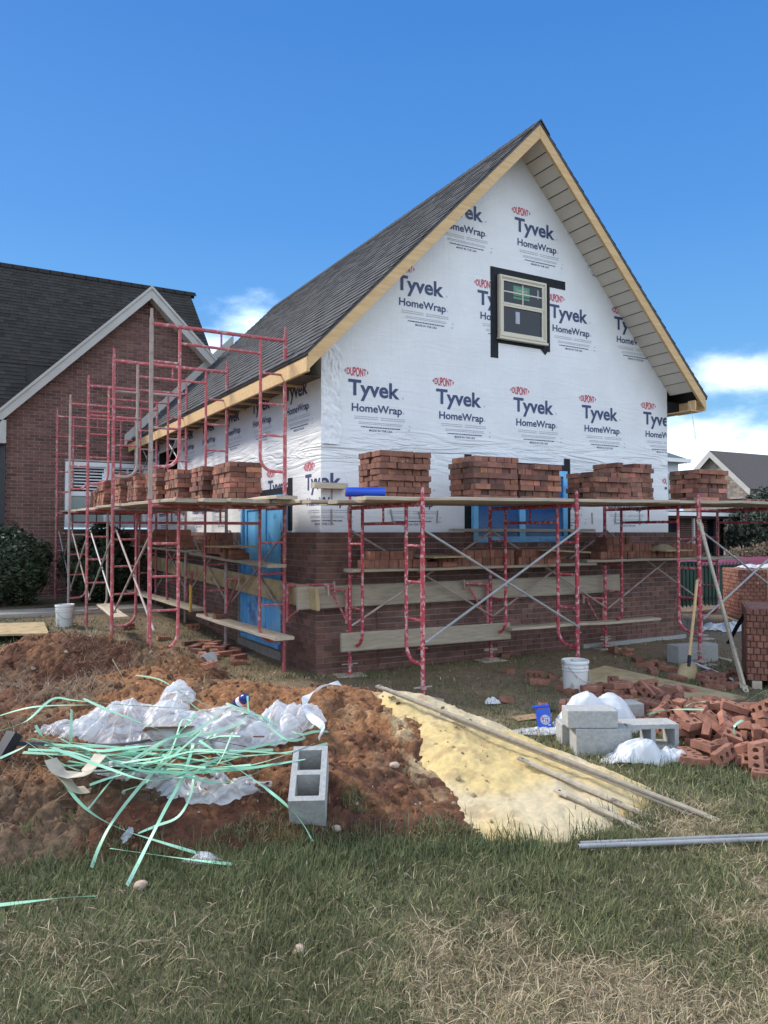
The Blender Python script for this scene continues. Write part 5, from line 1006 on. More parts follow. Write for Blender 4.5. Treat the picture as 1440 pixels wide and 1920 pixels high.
# the one on the slope: its top edge leans back up the clay
pb, pt = hit(574, 1545), hit(590, 1388)
HEAP = [(5.136, 3.807, 0.028, 0, 0, -0.92, 2), (5.356, 3.573, 0.028, -3.14, 0, -0.73, 3), (5.6, 4.151, 0.028, 0, 0, 2.87, 2), (5.263, 3.456, 0.028, 0, 0, 1.55, 0), (5.325, 3.977, 0.028, 0, 0, -1.38, 0), (5.145, 3.96, 0.04, 0.29, 0, 2.2, 2), (5.593, 3.737, 0.028, 0, 0, -0.68, 1), (5.778, 3.631, 0.046, -1.57, 0, 2.98, 1), (5.662, 3.905, 0.028, 0, 0, -0.91, 1), (5.429, 3.72, 0.046, -1.57, 0, 2.39, 1), (5.101, 3.511, 0.104, -1.57, 1.37, 0.75, 0), (5.42, 4.072, 0.046, -1.57, 0, -1.16, 1), (5.322, 3.518, 0.101, -0.39, -0.11, 2.71, 0), (5.828, 4.015, 0.028, 0, 0, 0.8, 0), (5.479, 4.091, 0.046, -1.57, 0, -1.22, 1), (5.299, 3.912, 0.11, -0.81, 0, -1.6, 2), (5.955, 3.924, 0.028, 0, 0, -0.96, 1), (5.401, 3.908, 0.086, -2.4, -0.37, 1.92, 1), (5.564, 3.873, 0.066, 2.71, -0.23, -0.75, 2), (4.778, 5.178, 0.046, -1.57, 0, 0.78, 1), (5.608, 3.071, 0.029, 0, 0, -2.83, 1), (5.365, 4.228, 0.084, -0.05, 2.48, 0.8, 0), (5.345, 3.001, 0.028, 0, 3.14, -1.22, 2), (5.683, 3.565, 0.093, 1.09, -0.31, -0.71, 1), (5.497, 4.099, 0.12, 0, -3.14, 1.32, 1), (5.678, 4.089, 0.102, -0.3, 2.5, 1.04, 1), (5.04, 3.162, 0.046, 1.57, 0, -2.81, 2), (5.285, 4.117, 0.121, -0.07, 0.04, 0.96, 0), (5.415, 3.621, 0.077, -0.34, -0.01, -0.75, 1), (5.651, 4.232, 0.159, -1.96, 0.13, -0.3, 2), (5.376, 3.587, 0.156, 2.86, 0.2, -0.14, 3), (5.728, 3.786, 0.103, 1.57, 0, 0.83, 0), (5.415, 3.8, 0.143, 0, -0.25, 1.97, 2), (5.575, 3.946, 0.118, -1.1, -0.07, 3.11, 2), (5.752, 3.718, 0.097, -0.06, 1.57, -0.97, 2), (5.124, 4.016, 0.186, 0.16, 0.19, -2.73, 1), (5.832, 3.492, 0.028, 0, 0, 2.48, 1), (5.336, 4.162, 0.194, 1.51, 0.05, 1.14, 1), (5.102, 4.107, 0.192, -0.96, 0.61, 0.9, 2), (5.124, 3.865, 0.142, 0, -0.71, 1.96, 1), (5.67, 4.44, 0.087, 1.68, -0.47, 2.28, 0), (5.4, 3.969, 0.194, -2.84, -0.07, 0.66, 0), (5.499, 3.799, 0.16, -1.53, -0.6, -1.22, 0), (5.863, 3.727, 0.097, -1.76, 1.57, 0, 2), (5.578, 3.808, 0.156, -3.09, -0.24, -1.23, 2), (5.41, 3.656, 0.187, -0.49, 0.32, 0.08, 3), (5.554, 3.66, 0.114, -0.26, -0.19, -1.73, 3), (5.317, 3.439, 0.128, 0.38, -0.32, 0.44, 1), (5.686, 3.828, 0.162, 0.36, -0.5, -1.41, 1), (5.473, 4.149, 0.177, 3.14, 0, -0.47, 0), (5.832, 3.207, 0.028, 0, 0, -1.48, 2), (5.45, 3.375, 0.066, 0.1, -0.37, -3, 0), (5.265, 3.729, 0.152, 2.88, 0.39, 0.24, 0), (5.575, 3.528, 0.132, -1.89, 0.31, -0.23, 1), (5.754, 4.35, 0.152, -3.14, 0.09, -0.39, 3), (6.602, 3.932, 0.029, 0, 0, -0.28, 2), (5.165, 3.81, 0.16, 0.67, -0.27, 0.71, 1), (6.09, 4.076, 0.029, 0, -3.14, -1.49, 0), (5.257, 4.296, 0.084, 1.69, 0.42, -1.67, 3), (5.949, 3.532, 0.046, -1.57, 0, 2.64, 1), (5.437, 3.687, 0.249, -1.34, 0.53, 1.56, 0), (5.453, 3.14, 0.11, -1.9, 0, -2.73, 3), (5.018, 3.858, 0.155, -0.58, 0.55, -1.18, 1), (5.17, 4.449, 0.101, 0.12, 0.69, 2.58, 2), (5.154, 3.605, 0.073, -1.57, 0.31, 0.12, 0), (6.213, 3.619, 0.029, 0, 0, -0.2, 3), (6.249, 3.149, 0.029, -3.14, 0, 0.24, 2), (5.893, 3.965, 0.085, 0, 0, -2.38, 3), (4.951, 3.999, 0.171, 0.57, -0.35, 1.28, 1), (5.31, 4.325, 0.164, -1.04, -0.13, -2, 0), (5.733, 3.183, 0.056, 2.61, -0.09, -1.41, 1), (6.251, 3.372, 0.046, -1.57, 0, 1.02, 2), (5.358, 3.872, 0.232, -0.11, -0.29, 2.4, 1), (5.275, 3.135, 0.081, 1.87, 0.34, 0.97, 0), (5.779, 4.07, 0.074, -0.33, 0.37, 1.61, 1), (5.625, 2.88, 0.029, 0, 0, 1.16, 2), (4.639, 5.273, 0.029, 0, 0, 0.91, 0), (5.76, 2.963, 0.029, 3.14, 0, -1.27, 0), (5.156, 3.378, 0.144, 0.05, 0, -1.57, 1), (4.839, 5.149, 0.046, -1.57, 0, -2.31, 2), (5.193, 3.657, 0.138, 0.15, -2.71, 0.45, 2), (5.963, 3.362, 0.046, -1.57, 0, -1.56, 0), (5.58, 3.455, 0.066, -3.14, 0.42, 0.65, 0), (5.752, 3.388, 0.046, -1.57, 0, -0.01, 1), (5.581, 3.908, 0.206, 0.14, 3.02, -1.16, 3), (4.709, 3.592, 0.028, 0, 0, -1.6, 2), (4.869, 3.814, 0.028, 0, 0, 1.87, 0), (5.264, 3.797, 0.053, -0.79, 0, -1.11, 0), (4.921, 3.957, 0.046, 1.57, 0, 2.36, 0), (5.066, 3.674, 0.059, -0.15, 0.26, -3.03, 0), (5.206, 4.034, 0.063, 0.55, 0.15, 1.96, 1), (4.974, 3.578, 0.07, 0, -2.66, -2.01, 1), (4.805, 3.931, 0.107, 0, 0.23, -2.17, 3), (4.692, 3.235, 0.078, -0.01, 2.56, 0.64, 0), (5.032, 3.961, 0.065, -0.21, -0.31, -0.85, 2), (4.961, 4.23, 0.1, 0, -1.14, 3.01, 2), (4.947, 3.811, 0.094, 1.41, -2.57, 0.59, 1), (4.575, 3.668, 0.028, 0, 0, -1.99, 1), (5.126, 4.01, 0.128, -0.06, 0.24, 2.63, 0), (4.819, 3.878, 0.157, -0.21, 0.08, 2.9, 3), (4.814, 3.617, 0.076, -0.27, 0.43, 1.01, 2), (5.038, 3.742, 0.097, 0, 1.01, 1.85, 2), (5.067, 4.14, 0.046, 1.57, 0, 0.15, 2), (5.094, 3.385, 0.084, -0.02, 3.1, -0.54, 2), (4.897, 4.756, 0.046, -1.57, 0, 2.46, 2), (4.897, 4.174, 0.046, 1.57, 0, -1.71, 0), (4.973, 4.11, 0.12, 0, -3.14, 0.63, 2), (4.924, 4.454, 0.028, 0, 0, 1.26, 0), (4.945, 3.553, 0.116, 0.39, 0.3, -1.06, 3), (4.807, 3.369, 0.028, 0, 0, 2.45, 2), (5.313, 3.311, 0.028, 0, 0, -2.74, 1), (4.747, 3.262, 0.049, -0.58, 0, 2.23, 2), (5.409, 3.218, 0.061, -0.12, 0.3, -1.54, 2), (4.476, 3.541, 0.028, 0, 0, -0.96, 2), (5.19, 3.053, 0.028, 0, 0, -1.34, 1), (4.61, 3.095, 0.028, 0, 0, -1, 0), (5.164, 3.376, 0.028, 3.14, 0, 1.5, 0), (5.458, 3.008, 0.046, 1.57, 0, -1.07, 0), (4.946, 3.375, 0.028, 0, 0, -1.11, 2), (5.179, 2.983, 0.085, 0, 0, -3.02, 1), (4.629, 3.431, 0.076, -1.81, -0.27, 0.05, 1), (4.677, 3.617, 0.085, 0, 0, 1.43, 1), (5.006, 3.258, 0.094, -1.57, -0.62, 0.58, 2), (4.838, 3.492, 0.065, 0, 0.41, 1.99, 3), (5.008, 2.953, 0.029, 0, -3.14, 1.3, 2), (4.905, 3.35, 0.103, -1.57, 0, 3.1, 1), (5.562, 4.34, 0.029, 0, 0, -0.57, 2), (5.259, 4.399, 0.028, 0, 0, 2.76, 3), (5.662, 4.208, 0.074, -0.42, 0.34, 0.36, 1), (5.336, 4.584, 0.028, 0, 0, 1.97, 0), (5.546, 4.504, 0.028, 3.14, 0, -0.61, 2), (5.788, 4.277, 0.028, 0, 0, -1.21, 3), (5.43, 4.313, 0.058, -0.13, 0.27, -0.83, 1), (5.574, 4.312, 0.093, -0.18, 0, -2.38, 1), (5.64, 4.554, 0.046, -1.57, 0, -0.78, 2), (5.078, 4.557, 0.028, 0, -3.14, 1.01, 2), (5.274, 4.505, 0.068, 0.4, -0.26, -0.62, 2), (5.469, 4.42, 0.094, 0.46, -0.22, -1.06, 0), (5.882, 4.363, 0.06, -0.28, 0.22, -0.55, 3), (5.434, 4.743, 0.046, 1.57, 0, 1.85, 1), (5.33, 4.999, 0.086, -3.14, 0, -0.94, 0), (5.749, 4.272, 0.102, 0.41, -3.14, -0.59, 0), (5.472, 4.618, 0.092, -0.97, 2.83, 0.49, 1), (5.919, 4.259, 0.076, 1.23, 0.26, -0.58, 0), (5.614, 4.819, 0.028, 0, -3.14, 1.22, 1), (5.154, 4.274, 0.073, 0, -2.62, 1.73, 1), (5.403, 5.335, 0.028, 0, 0, -1.21, 0), (5.483, 5.424, 0.028, 0, 0, -1.22, 3), (5.59, 5.234, 0.028, 0, 0, -1.64, 2), (5.81, 5.282, 0.028, 0, 0, -1.05, 2), (5.99, 5.219, 0.028, 0, 0, 0.79, 1), (6.149, 5.096, 0.028, 0, 0, -2.86, 1), (6.097, 5.466, 0.046, 1.57, 0, 0.42, 0), (5.507, 5.262, 0.085, -3.14, 0, 0.13, 0), (5.572, 5.251, 0.142, 0, 0, -0.2, 0), (5.76, 5.112, 0.099, 1.57, -0.73, 1.88, 0), (5.784, 5.483, 0.028, 0, 0, -0.21, 1), (5.712, 5.238, 0.081, 1.76, 0.36, -2.12, 2), (5.341, 5.037, 0.029, 0, 0, -2.12, 0), (5.402, 5.817, 0.029, 0, 0, -1.43, 3), (6.163, 5.331, 0.028, 3.14, 0, -1.12, 1), (5.931, 4.863, 0.046, -1.57, 0, 0.52, 2), (5.421, 5.474, 0.086, 0, 0, -0.37, 2), (5.803, 4.788, 0.046, -1.57, 0, -1.39, 0), (6.383, 5.152, 0.029, 3.14, 0, 1.56, 1), (6.292, 5.222, 0.028, 0, -3.14, 1.56, 0), (5.563, 6.456, 0.046, 1.57, 0, 2.13, 0), (5.715, 4.815, 0.097, -2.13, 1.57, 0, 2), (5.988, 5.272, 0.103, -1.57, 0, -0.13, 2), (6.002, 5.013, 0.077, 0, -2.56, 1.85, 0), (5.575, 5.43, 0.074, 1.57, 0.32, 1.74, 0), (5.862, 5.084, 0.073, 1.41, 0.26, -1.62, 2), (6.087, 5.161, 0.067, -0.65, 0.18, 0.51, 1), (5.592, 4.973, 0.028, 0, 3.14, 0.53, 2), (5.993, 5.386, 0.046, 1.57, 0, -0.69, 2), (5.793, 4.93, 0.046, 1.57, 0, 0.21, 2), (5.636, 5.687, 0.028, -3.14, 0, 0.25, 0), (5.654, 5.418, 0.097, 0.37, -1.57, 0, 0), (5.836, 5.683, 0.028, 3.14, 0, -1.37, 2), (5.402, 6.195, 0.029, 0, 0, -0.9, 1), (5.968, 5.626, 0.046, 1.57, 0, 2.01, 2), (5.37, 5.668, 0.029, 0, 0, 0.11, 2), (5.71, 5.965, 0.029, -3.14, 0, -0.09, 0), (5.52, 5.58, 0.046, 1.57, 0, -0.17, 2)]
def frame_rot(a, n):                                                  # local x along a, local z along n
    a = Vector(a).normalized(); n = Vector(n); n = (n-a*a.dot(n)).normalized(); return Matrix((a, n.cross(a), n)).transposed()
aa = Vector((CF[0]*.885-.03, CF[1]*.885, .465)); nn = Vector((-CF[0]*.46, -CF[1]*.46, .88)); R3 = frame_rot(aa, nn); P0 = Vector(hit(577, 1547)); Pc = P0+aa.normalized()*.20+nn.normalized()*.075
cblock(Pc, R3.to_euler(), 'hollow concrete block lying on the slope of the clay mound beside the straps')
p = onZ(1140, 1419, 0); solid_block((p[0]+.03, p[1]+.11, .095), (0, 0, -.50), (.39, .19, .19), 'big smooth concrete block at the bottom of the pair beside the sand')
solid_block((p[0]-.02, p[1]+.16, .255), (0, 0, -.52), (.36, .19, .125), 'smooth concrete block on top of the pair beside the sand')
p = onZ(1072, 1400, 0); solid_block((p[0]+.05, p[1]+.10, .08), (0, 0, -.5), (.13, .19, .16), 'concrete block half hidden behind the pair, touching the sand')
p = onZ(1232, 1411, 0); cblock((p[0]+.04, p[1]+.12, .098), (math.pi/2, 0, -.42), 'hollow concrete block on its side showing two square holes, between white sheet and bricks')
p = onZ(1195, 1360, 0); solid_block((p[0]+.05, p[1]+.15, .08), (0, 0, -.3), (.2, .19, .16), 'small grey block piece just behind the hollow block')
p = onZ(1312, 1243, 0); solid_block((p[0], p[1]+.1, .11), (0, 0, -.15), (.62, .2, .22), 'long grey concrete block lying behind the red post with the shovel')
p = onZ(391, 1281, 0); solid_block((*p[:2], float(Hs(p[0], p[1]))+.05), (1.2, 0, .3), (.14, .1, .1), 'small pale block piece with holes on the grass below the blue door')
# tumbled brick heap: resting places (x, y, z, rotation) worked out beforehand by letting the bricks fall
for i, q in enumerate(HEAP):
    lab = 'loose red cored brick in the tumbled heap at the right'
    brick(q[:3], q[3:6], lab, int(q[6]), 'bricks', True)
# bricks lying about on the ground
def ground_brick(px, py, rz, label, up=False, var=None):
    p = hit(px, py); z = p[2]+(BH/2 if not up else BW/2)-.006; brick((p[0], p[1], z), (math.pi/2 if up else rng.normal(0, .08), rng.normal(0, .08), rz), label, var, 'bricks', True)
for i, (px, py) in enumerate(((365, 1218), (372, 1225), (380, 1232), (388, 1220), (395, 1214), (402, 1226), (410, 1220), (420, 1230), (428, 1216), (436, 1228), (445, 1222), (385, 1208), (405, 1210), (400, 1235), (375, 1214), (355, 1210), (448, 1236))):
    p = hit(px, py); rest((p[0], p[1], p[2]+.03), rng.uniform(0, 3))
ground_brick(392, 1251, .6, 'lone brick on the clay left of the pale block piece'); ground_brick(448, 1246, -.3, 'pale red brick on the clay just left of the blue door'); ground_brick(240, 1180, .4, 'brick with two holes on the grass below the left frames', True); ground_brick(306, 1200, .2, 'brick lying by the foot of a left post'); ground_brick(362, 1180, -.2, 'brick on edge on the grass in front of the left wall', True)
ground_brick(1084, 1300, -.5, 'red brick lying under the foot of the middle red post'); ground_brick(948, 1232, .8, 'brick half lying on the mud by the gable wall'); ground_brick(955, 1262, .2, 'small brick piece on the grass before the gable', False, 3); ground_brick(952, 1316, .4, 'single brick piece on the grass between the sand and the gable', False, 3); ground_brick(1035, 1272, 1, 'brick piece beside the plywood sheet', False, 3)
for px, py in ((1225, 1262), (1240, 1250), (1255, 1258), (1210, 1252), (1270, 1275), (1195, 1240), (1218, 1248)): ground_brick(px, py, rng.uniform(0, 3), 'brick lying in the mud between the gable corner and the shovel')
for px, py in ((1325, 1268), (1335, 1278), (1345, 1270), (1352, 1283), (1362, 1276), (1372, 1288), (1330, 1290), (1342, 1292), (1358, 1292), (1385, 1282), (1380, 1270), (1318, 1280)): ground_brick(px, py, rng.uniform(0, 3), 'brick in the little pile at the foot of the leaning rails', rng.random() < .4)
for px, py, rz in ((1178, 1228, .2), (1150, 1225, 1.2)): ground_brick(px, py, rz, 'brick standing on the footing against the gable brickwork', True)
q = onX(420, 1175, 3.16); brick((3.16, 10.0, .447+BH/2), (0, 0, .2), 'single brick on the bottom plank beside the blue door'); 
if NB[0] < 300:                                                       # a second front stack up to the 300th individual brick
    pass
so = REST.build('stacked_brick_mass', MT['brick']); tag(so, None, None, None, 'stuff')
# ------------------------------------------------------------------ buckets
def bucket(p, h, label, tilt=0):
    root = thing('bucket', label, 'bucket', p, 'white buckets'); s = h/.37; mb = MB()
    prof = [(.0, .0), (.128, .0), (.132, .01), (.142, .25), (.150, .255), (.150, .268), (.143, .272), (.144, .285), (.151, .288), (.151, .300), (.144, .304), (.146, .335), (.156, .338), (.156, .362), (.150, .37), (.144, .365), (.138, .2), (.13, .03), (0, .03)]
    mb.lathe([(r*s, z*s) for r, z in prof], 28, p); mb.build('body', MT['bucket'], root, smooth=True)
    mb = MB(); pts = [(p[0]+.158*s*math.cos(a), p[1]+.158*s*math.sin(a)-.02*s, p[2]+(.31-.17*abs(math.sin(a-.2)))*s) for a in np.linspace(-math.pi+.2, .2, 16)]; mb.tube(pts, .0035, 5); mb.build('handle', MT['steel'], root); return root
p = onZ(1095, 1302, 0); bucket((p[0], p[1]+.12, 0), .325, 'mortar stained white bucket beside the middle red post')
p = onZ(121, 1182, .08); bucket((p[0], p[1], float(g0(p[0], p[1]))-.01), .345, 'white bucket standing on the grass in front of the left frames')
# ------------------------------------------------------------------ sheets, boards, rails, pipes, shovel
c = [onZ(x, y, 0) for x, y in ((1050, 1275), (1135, 1252), (1400, 1312), (1225, 1330))]; mb = MB(); mb.prism([(q[0], q[1]) for q in c], .010, .026); tag(mb.build('plywood_sheet', MT['osb'], None, (c[0][0], c[0][1], .01)), 'sandy plywood sheet on the ground behind the brick heap', 'plywood sheet', 'plywood sheets')
c = [onZ(x, y, .20) for x, y in ((-40, 1192), (92, 1189), (82, 1168), (-40, 1171))]; mb = MB(); mb.prism([(q[0], q[1]) for q in c], .19, .215); tag(mb.build('plywood_sheet', MT['osb'], None, (c[0][0], c[0][1], .19)), 'pale plywood sheet on the grass at the left picture edge', 'plywood sheet', 'plywood sheets')
p = hit(92, 1147); plank((p[0]-.3, p[1], p[2]), (p[0]+.3, p[1]-.1, p[2]), .2, .035, 'short board under the foot of the far left frame')
root = thing('shovel', 'square nosed shovel with a wooden handle leaning on a red post', 'shovel', onZ(1287, 1290, .0), None)
h0, h1 = onY(1307, 1088, 6.0), onY(1293, 1230, 5.72); b0 = onY(1291, 1250, 5.66); b1 = onY(1287, 1292, 5.60); mb = MB(); mb.tube([h0, h1], [.017, .019], 10); mb.build('handle', MT['wood_new'], root, smooth=True)
mb = MB(); mb.tube([h1, (np.array(h1)+b0)/2, b0], [.021, .022, .018], 10); mb.build('socket', MT['black'], root, smooth=True)
mb = MB(); d = Vector(b1)-Vector(h1); d.normalize(); sx = Vector((CR[0], CR[1], 0)); V = []; nu, nv = 9, 8
top = Vector(onY(1293, 1243, 5.67)); bot = Vector(onY(1286, 1292, 5.585))
for j in range(nv):
    f = j/(nv-1); c = top.lerp(bot, f)
    for i in range(nu):
        u = i/(nu-1)*2-1; w = .115*(.82+.18*min(1, f*3)); n_ = d.cross(sx).normalized()
        V.append(c+sx*u*w+n_*(-.035*u*u*(1-.5*f)))
mb.add(V, [(j*nu+i, j*nu+i+1, (j+1)*nu+i+1, (j+1)*nu+i) for j in range(nv-1) for i in range(nu-1)]); bl = mb.build('blade', MT['osb'], root, smooth=True); so = bl.modifiers.new('thick', 'SOLIDIFY'); so.thickness = .004
def rail(a, b, label, wid=.05, m='wood', r=.014, name='rail', cat='rail', grp='leaning rails', flat_end=True):
    root = thing(name, label, cat, tuple(a), grp); mb = MB(); mb.tube([a, b], r, 9); mb.build('tube', MT[m], root, smooth=True)
    d = (Vector(b)-Vector(a)).normalized()
    for e, sg in ((Vector(a), -1), (Vector(b), 1)):                     # flattened drilled ends
        mb = MB(); s = d.cross(Vector((0, 0, 1))).normalized(); u = s.cross(d); R_ = Matrix((d, s, u)).transposed()
        mb.box(e+d*sg*.03, (.08, r*2.9, r*.7), R_); mb.tube([e+d*sg*.045+u*r*.36, e+d*sg*.045+u*r*.42], r*.5, 10, 1); mb.build('flat_end', [MT[m], MT['dark']], root)
    return root
a1, b1 = onY(1312, 983, 6.05), onZ(1396, 1287, .05); rail(b1, a1, 'grey wooden looking rail leaning from the ground against the shovel post, front one', m='wood', r=.019); a2, b2 = onY(1316, 990, 6.09), onZ(1390, 1280, .05); rail(b2, a2, 'second rail leaning just behind the first against the shovel post', m='wood', r=.016)
def hp(px, py, dz=.02): q = hit(px, py, dz); return np.array([q[0], q[1], q[2]])
rail(hp(1325, 1530, .02), onZ(722, 1292, .50), 'long sand covered brace tube lying across the whole sand pile', m='wood', r=.016, grp='tubes lying on the sand'); rail(hp(1300, 1528, .012), hp(845, 1345, .03), 'second long tube lying just below the longest one on the sand', m='wood', r=.013, grp='tubes lying on the sand')
rail(hp(1203, 1525, .02), hp(992, 1430, .03), 'shorter tube with a drilled flat end lying on the front of the sand', m='wood', r=.016, grp='tubes lying on the sand'); rail(hp(1188, 1548, .02), hp(1062, 1490, .02), 'shortest drilled tube half buried at the toe of the sand', m='wood', r=.017, grp='tubes lying on the sand')
for (x0, y0, x1, y1, l) in ((1085, 1587, 1470, 1572, 'front grey steel pipe lying on the grass at the right'), (1088, 1582, 1470, 1565, 'rear grey steel pipe lying on the grass at the right')):
    root = thing('steel_pipe', l, 'pipe', onZ(x0, y0, .04), 'pipes on the grass'); a, b = Vector(onZ(x0, y0, .032)), Vector(onZ(x1, y1, .032)); mb = MB(); mb.tube([a, b], .0125, 12); mb.build('tube', MT['galv'], root, smooth=True); mb = MB(); d = (b-a).normalized(); mb.tube([a-d*.001, a-d*.002], .009, 10); mb.build('open_end', MT['dark'], root)
# ------------------------------------------------------------------ trash pile: film, straps, board, can
def film(name, px, py, w, d, h, m, label, cat, rz=0, seed=0, n=76, rag=.25, lift=.012, group=None, base=None, crease=1.0):
    c = hit(px, py, .0) if base is None else base; ax_ = np.array([CR[0], CR[1]]); ay = np.array([CF[0], CF[1]])
    if rz: co, si = math.cos(rz), math.sin(rz); ax_, ay = ax_*co+ay*si, -ax_*si+ay*co
    th = np.linspace(0, 2*math.pi, n*2+1)[:-1]; rr = np.linspace(0, 1, n//2); s = seed*7.7
    T, r = np.meshgrid(th, rr); T, r = T.ravel(), r.ravel()
    R_ = r*(1+rag*(vnoise(np.cos(T)*1.6+seed, np.sin(T)*1.6+seed*2, 3)-.5)*2+.10*(vnoise(np.cos(T)*6+seed, np.sin(T)*6, 9)-.5)*2); u, v = R_*np.cos(T)*w/2, R_*np.sin(T)*d/2
    rg = lambda a_, b_, f_, sd_: 1-np.abs(fbm(a_, b_, f_, 2, sd_)*2-1)*1.7
    wx, wy = u+.09*fbm(u+s, v, 4, 2, 231), v+.09*fbm(u, v+s, 4, 2, 233); an = seed*1.3+1.2*fbm(u+s, v, 2.2, 2, 241); ca, sa = np.cos(an), np.sin(an)
    p1_, p2_ = wx*ca+wy*sa, -wx*sa+wy*ca; fold = rg(p1_*.35+s, p2_, 8.5, 201); fold2 = rg(p1_*.5+s, p2_+.3*p1_, 19, 205); fold3 = rg(p1_*.45-s, p2_, 40, 209)
    dome = 1-r**2.6; z = h*dome*(.25+1.1*np.maximum(0, fbm(u+s, v+s, 3.6, 2, 211)-.15))+crease*(.040*(fold-.45)+.026*(fold2-.45)+.006*(fold3-.45))*(.45+.55*dome)
    jx, jy = .03*(vnoise(u*14+s, v*14, 221)-.5), .03*(vnoise(u*14+s, v*14+50, 223)-.5)
    x, y = c[0]+ax_[0]*(u+jx)+ay[0]*(v+jy), c[1]+ax_[1]*(u+jx)+ay[1]*(v+jy)
    V = np.stack([x, y, np.maximum(np.maximum(g0(x, y), dirt_s(x, y)), sand_s(x, y))+lift+np.maximum(-.012, z)], 1)
    k = len(th); Fc = [(j*k+i, j*k+(i+1) % k, (j+1)*k+(i+1) % k, (j+1)*k+i) for j in range(len(rr)-1) for i in range(k)]
    mb = MB(); mb.add(V, Fc); o = mb.build(name, MT[m], None, tuple(c), True); return tag(o, label, cat, group)
G = 'plastic film in the trash pile'
film('plastic_film', 250, 1378, 1.0, .62, .20, 'clear', 'large heap of clear crumpled film at the middle of the trash', 'plastic film', 0, 1, group=G)
film('plastic_film', 410, 1380, .86, .46, .14, 'clear', 'whitish crumpled film below the soda can', 'plastic film', -.1, 2, group=G)
film('plastic_film', 530, 1366, .46, .36, .14, 'clear', 'white peaked plastic film next to the concrete block on the clay', 'plastic film', .2, 3, group=G)
film('plastic_film', 385, 1462, .66, .30, .11, 'clear', 'clear film bundle hanging at the lower edge of the trash', 'plastic film', .15, 4, group=G)
film('plastic_film', 150, 1368, .50, .22, .06, 'clear', 'flat clear film at the left side of the trash', 'plastic film', .25, 5, group=G)
film('plastic_film', 230, 1462, .36, .2, .09, 'clear', 'grey film scrap beside the cream webbing', 'plastic film', 0, 6, group=G)
film('plastic_film', 332, 1320, .2, .4, .10, 'clear', 'thin film tail standing up behind the trash', 'plastic film', .3, 12, group=G)
film('plastic_film', 375, 1618, .19, .10, .04, 'clear', 'small clear film scrap on the grass under the mint strap', 'plastic film', 0, 7, group=G, n=26)
film('paper_scrap', 236, 1572, .05, .09, .03, 'clear', 'tiny film shred on the dark clay bank', 'plastic scrap', 0, 8, n=18, group=G)
film('plastic_sheet', 1118, 1368, .74, .50, .33, 'milky', 'white plastic sheet heap with a blue patch behind the concrete blocks', 'plastic sheet', -.1, 9, rag=.16, group='white sheets by the bricks', crease=.75)
film('plastic_sheet', 1205, 1425, .66, .26, .13, 'milky', 'white plastic sheet in front of the hollow block', 'plastic sheet', .05, 10, rag=.2, group='white sheets by the bricks', crease=.8)
film('plastic_sheet', 1015, 1374, .5, .22, .02, 'clear', 'torn grey film around the blue bag', 'plastic sheet', 0, 11, crease=.45, group='white sheets by the bricks')
film('paper_scrap', 922, 1322, .12, .1, .06, 'milky', 'small white crumpled paper on the grass behind the sand', 'paper scrap', 0, 13, n=20)
def smooth(P, k=7):
    P = [Vector(p) for p in P]; out = []
    for i in range(len(P)-1):
        a, b, c, d = P[max(i-1, 0)], P[i], P[i+1], P[min(i+2, len(P)-1)]
        for t in np.linspace(0, 1, k)[:-1]: out.append(.5*((2*b)+(c-a)*t+(2*a-5*b+4*c-d)*t*t+(3*b-a-3*c+d)*t**3))
    return out+[P[-1]]
def strap(pts, label, w=.017, m='strap', dz=None, name='plastic_strap', cat='strap', group='green plastic straps', tw=.5, th=.0012):
    n = len(pts); dz = dz or [.03]*n; Q = smooth([hp(x, y, z) for (x, y), z in zip(pts, dz)])
    ph = rng.uniform(0, 6); T = [tw*math.sin(ph+i*.25)-.2 for i in range(len(Q))]
    mb = MB(); mb.ribbon(Q, w, (0, -.25, 1), th, 0, T); o = mb.build(name, MT[m], None, tuple(Q[0]), True); return tag(o, label, cat, group)
z1 = lambda L_: [(a/3, 1140+b/3) for a, b in L_]
z2 = lambda L_: [(360+a/3.6, 1180+b/3.6) for a, b in L_]
SL_ = 'mint green strap tangled in the middle of the trash pile'
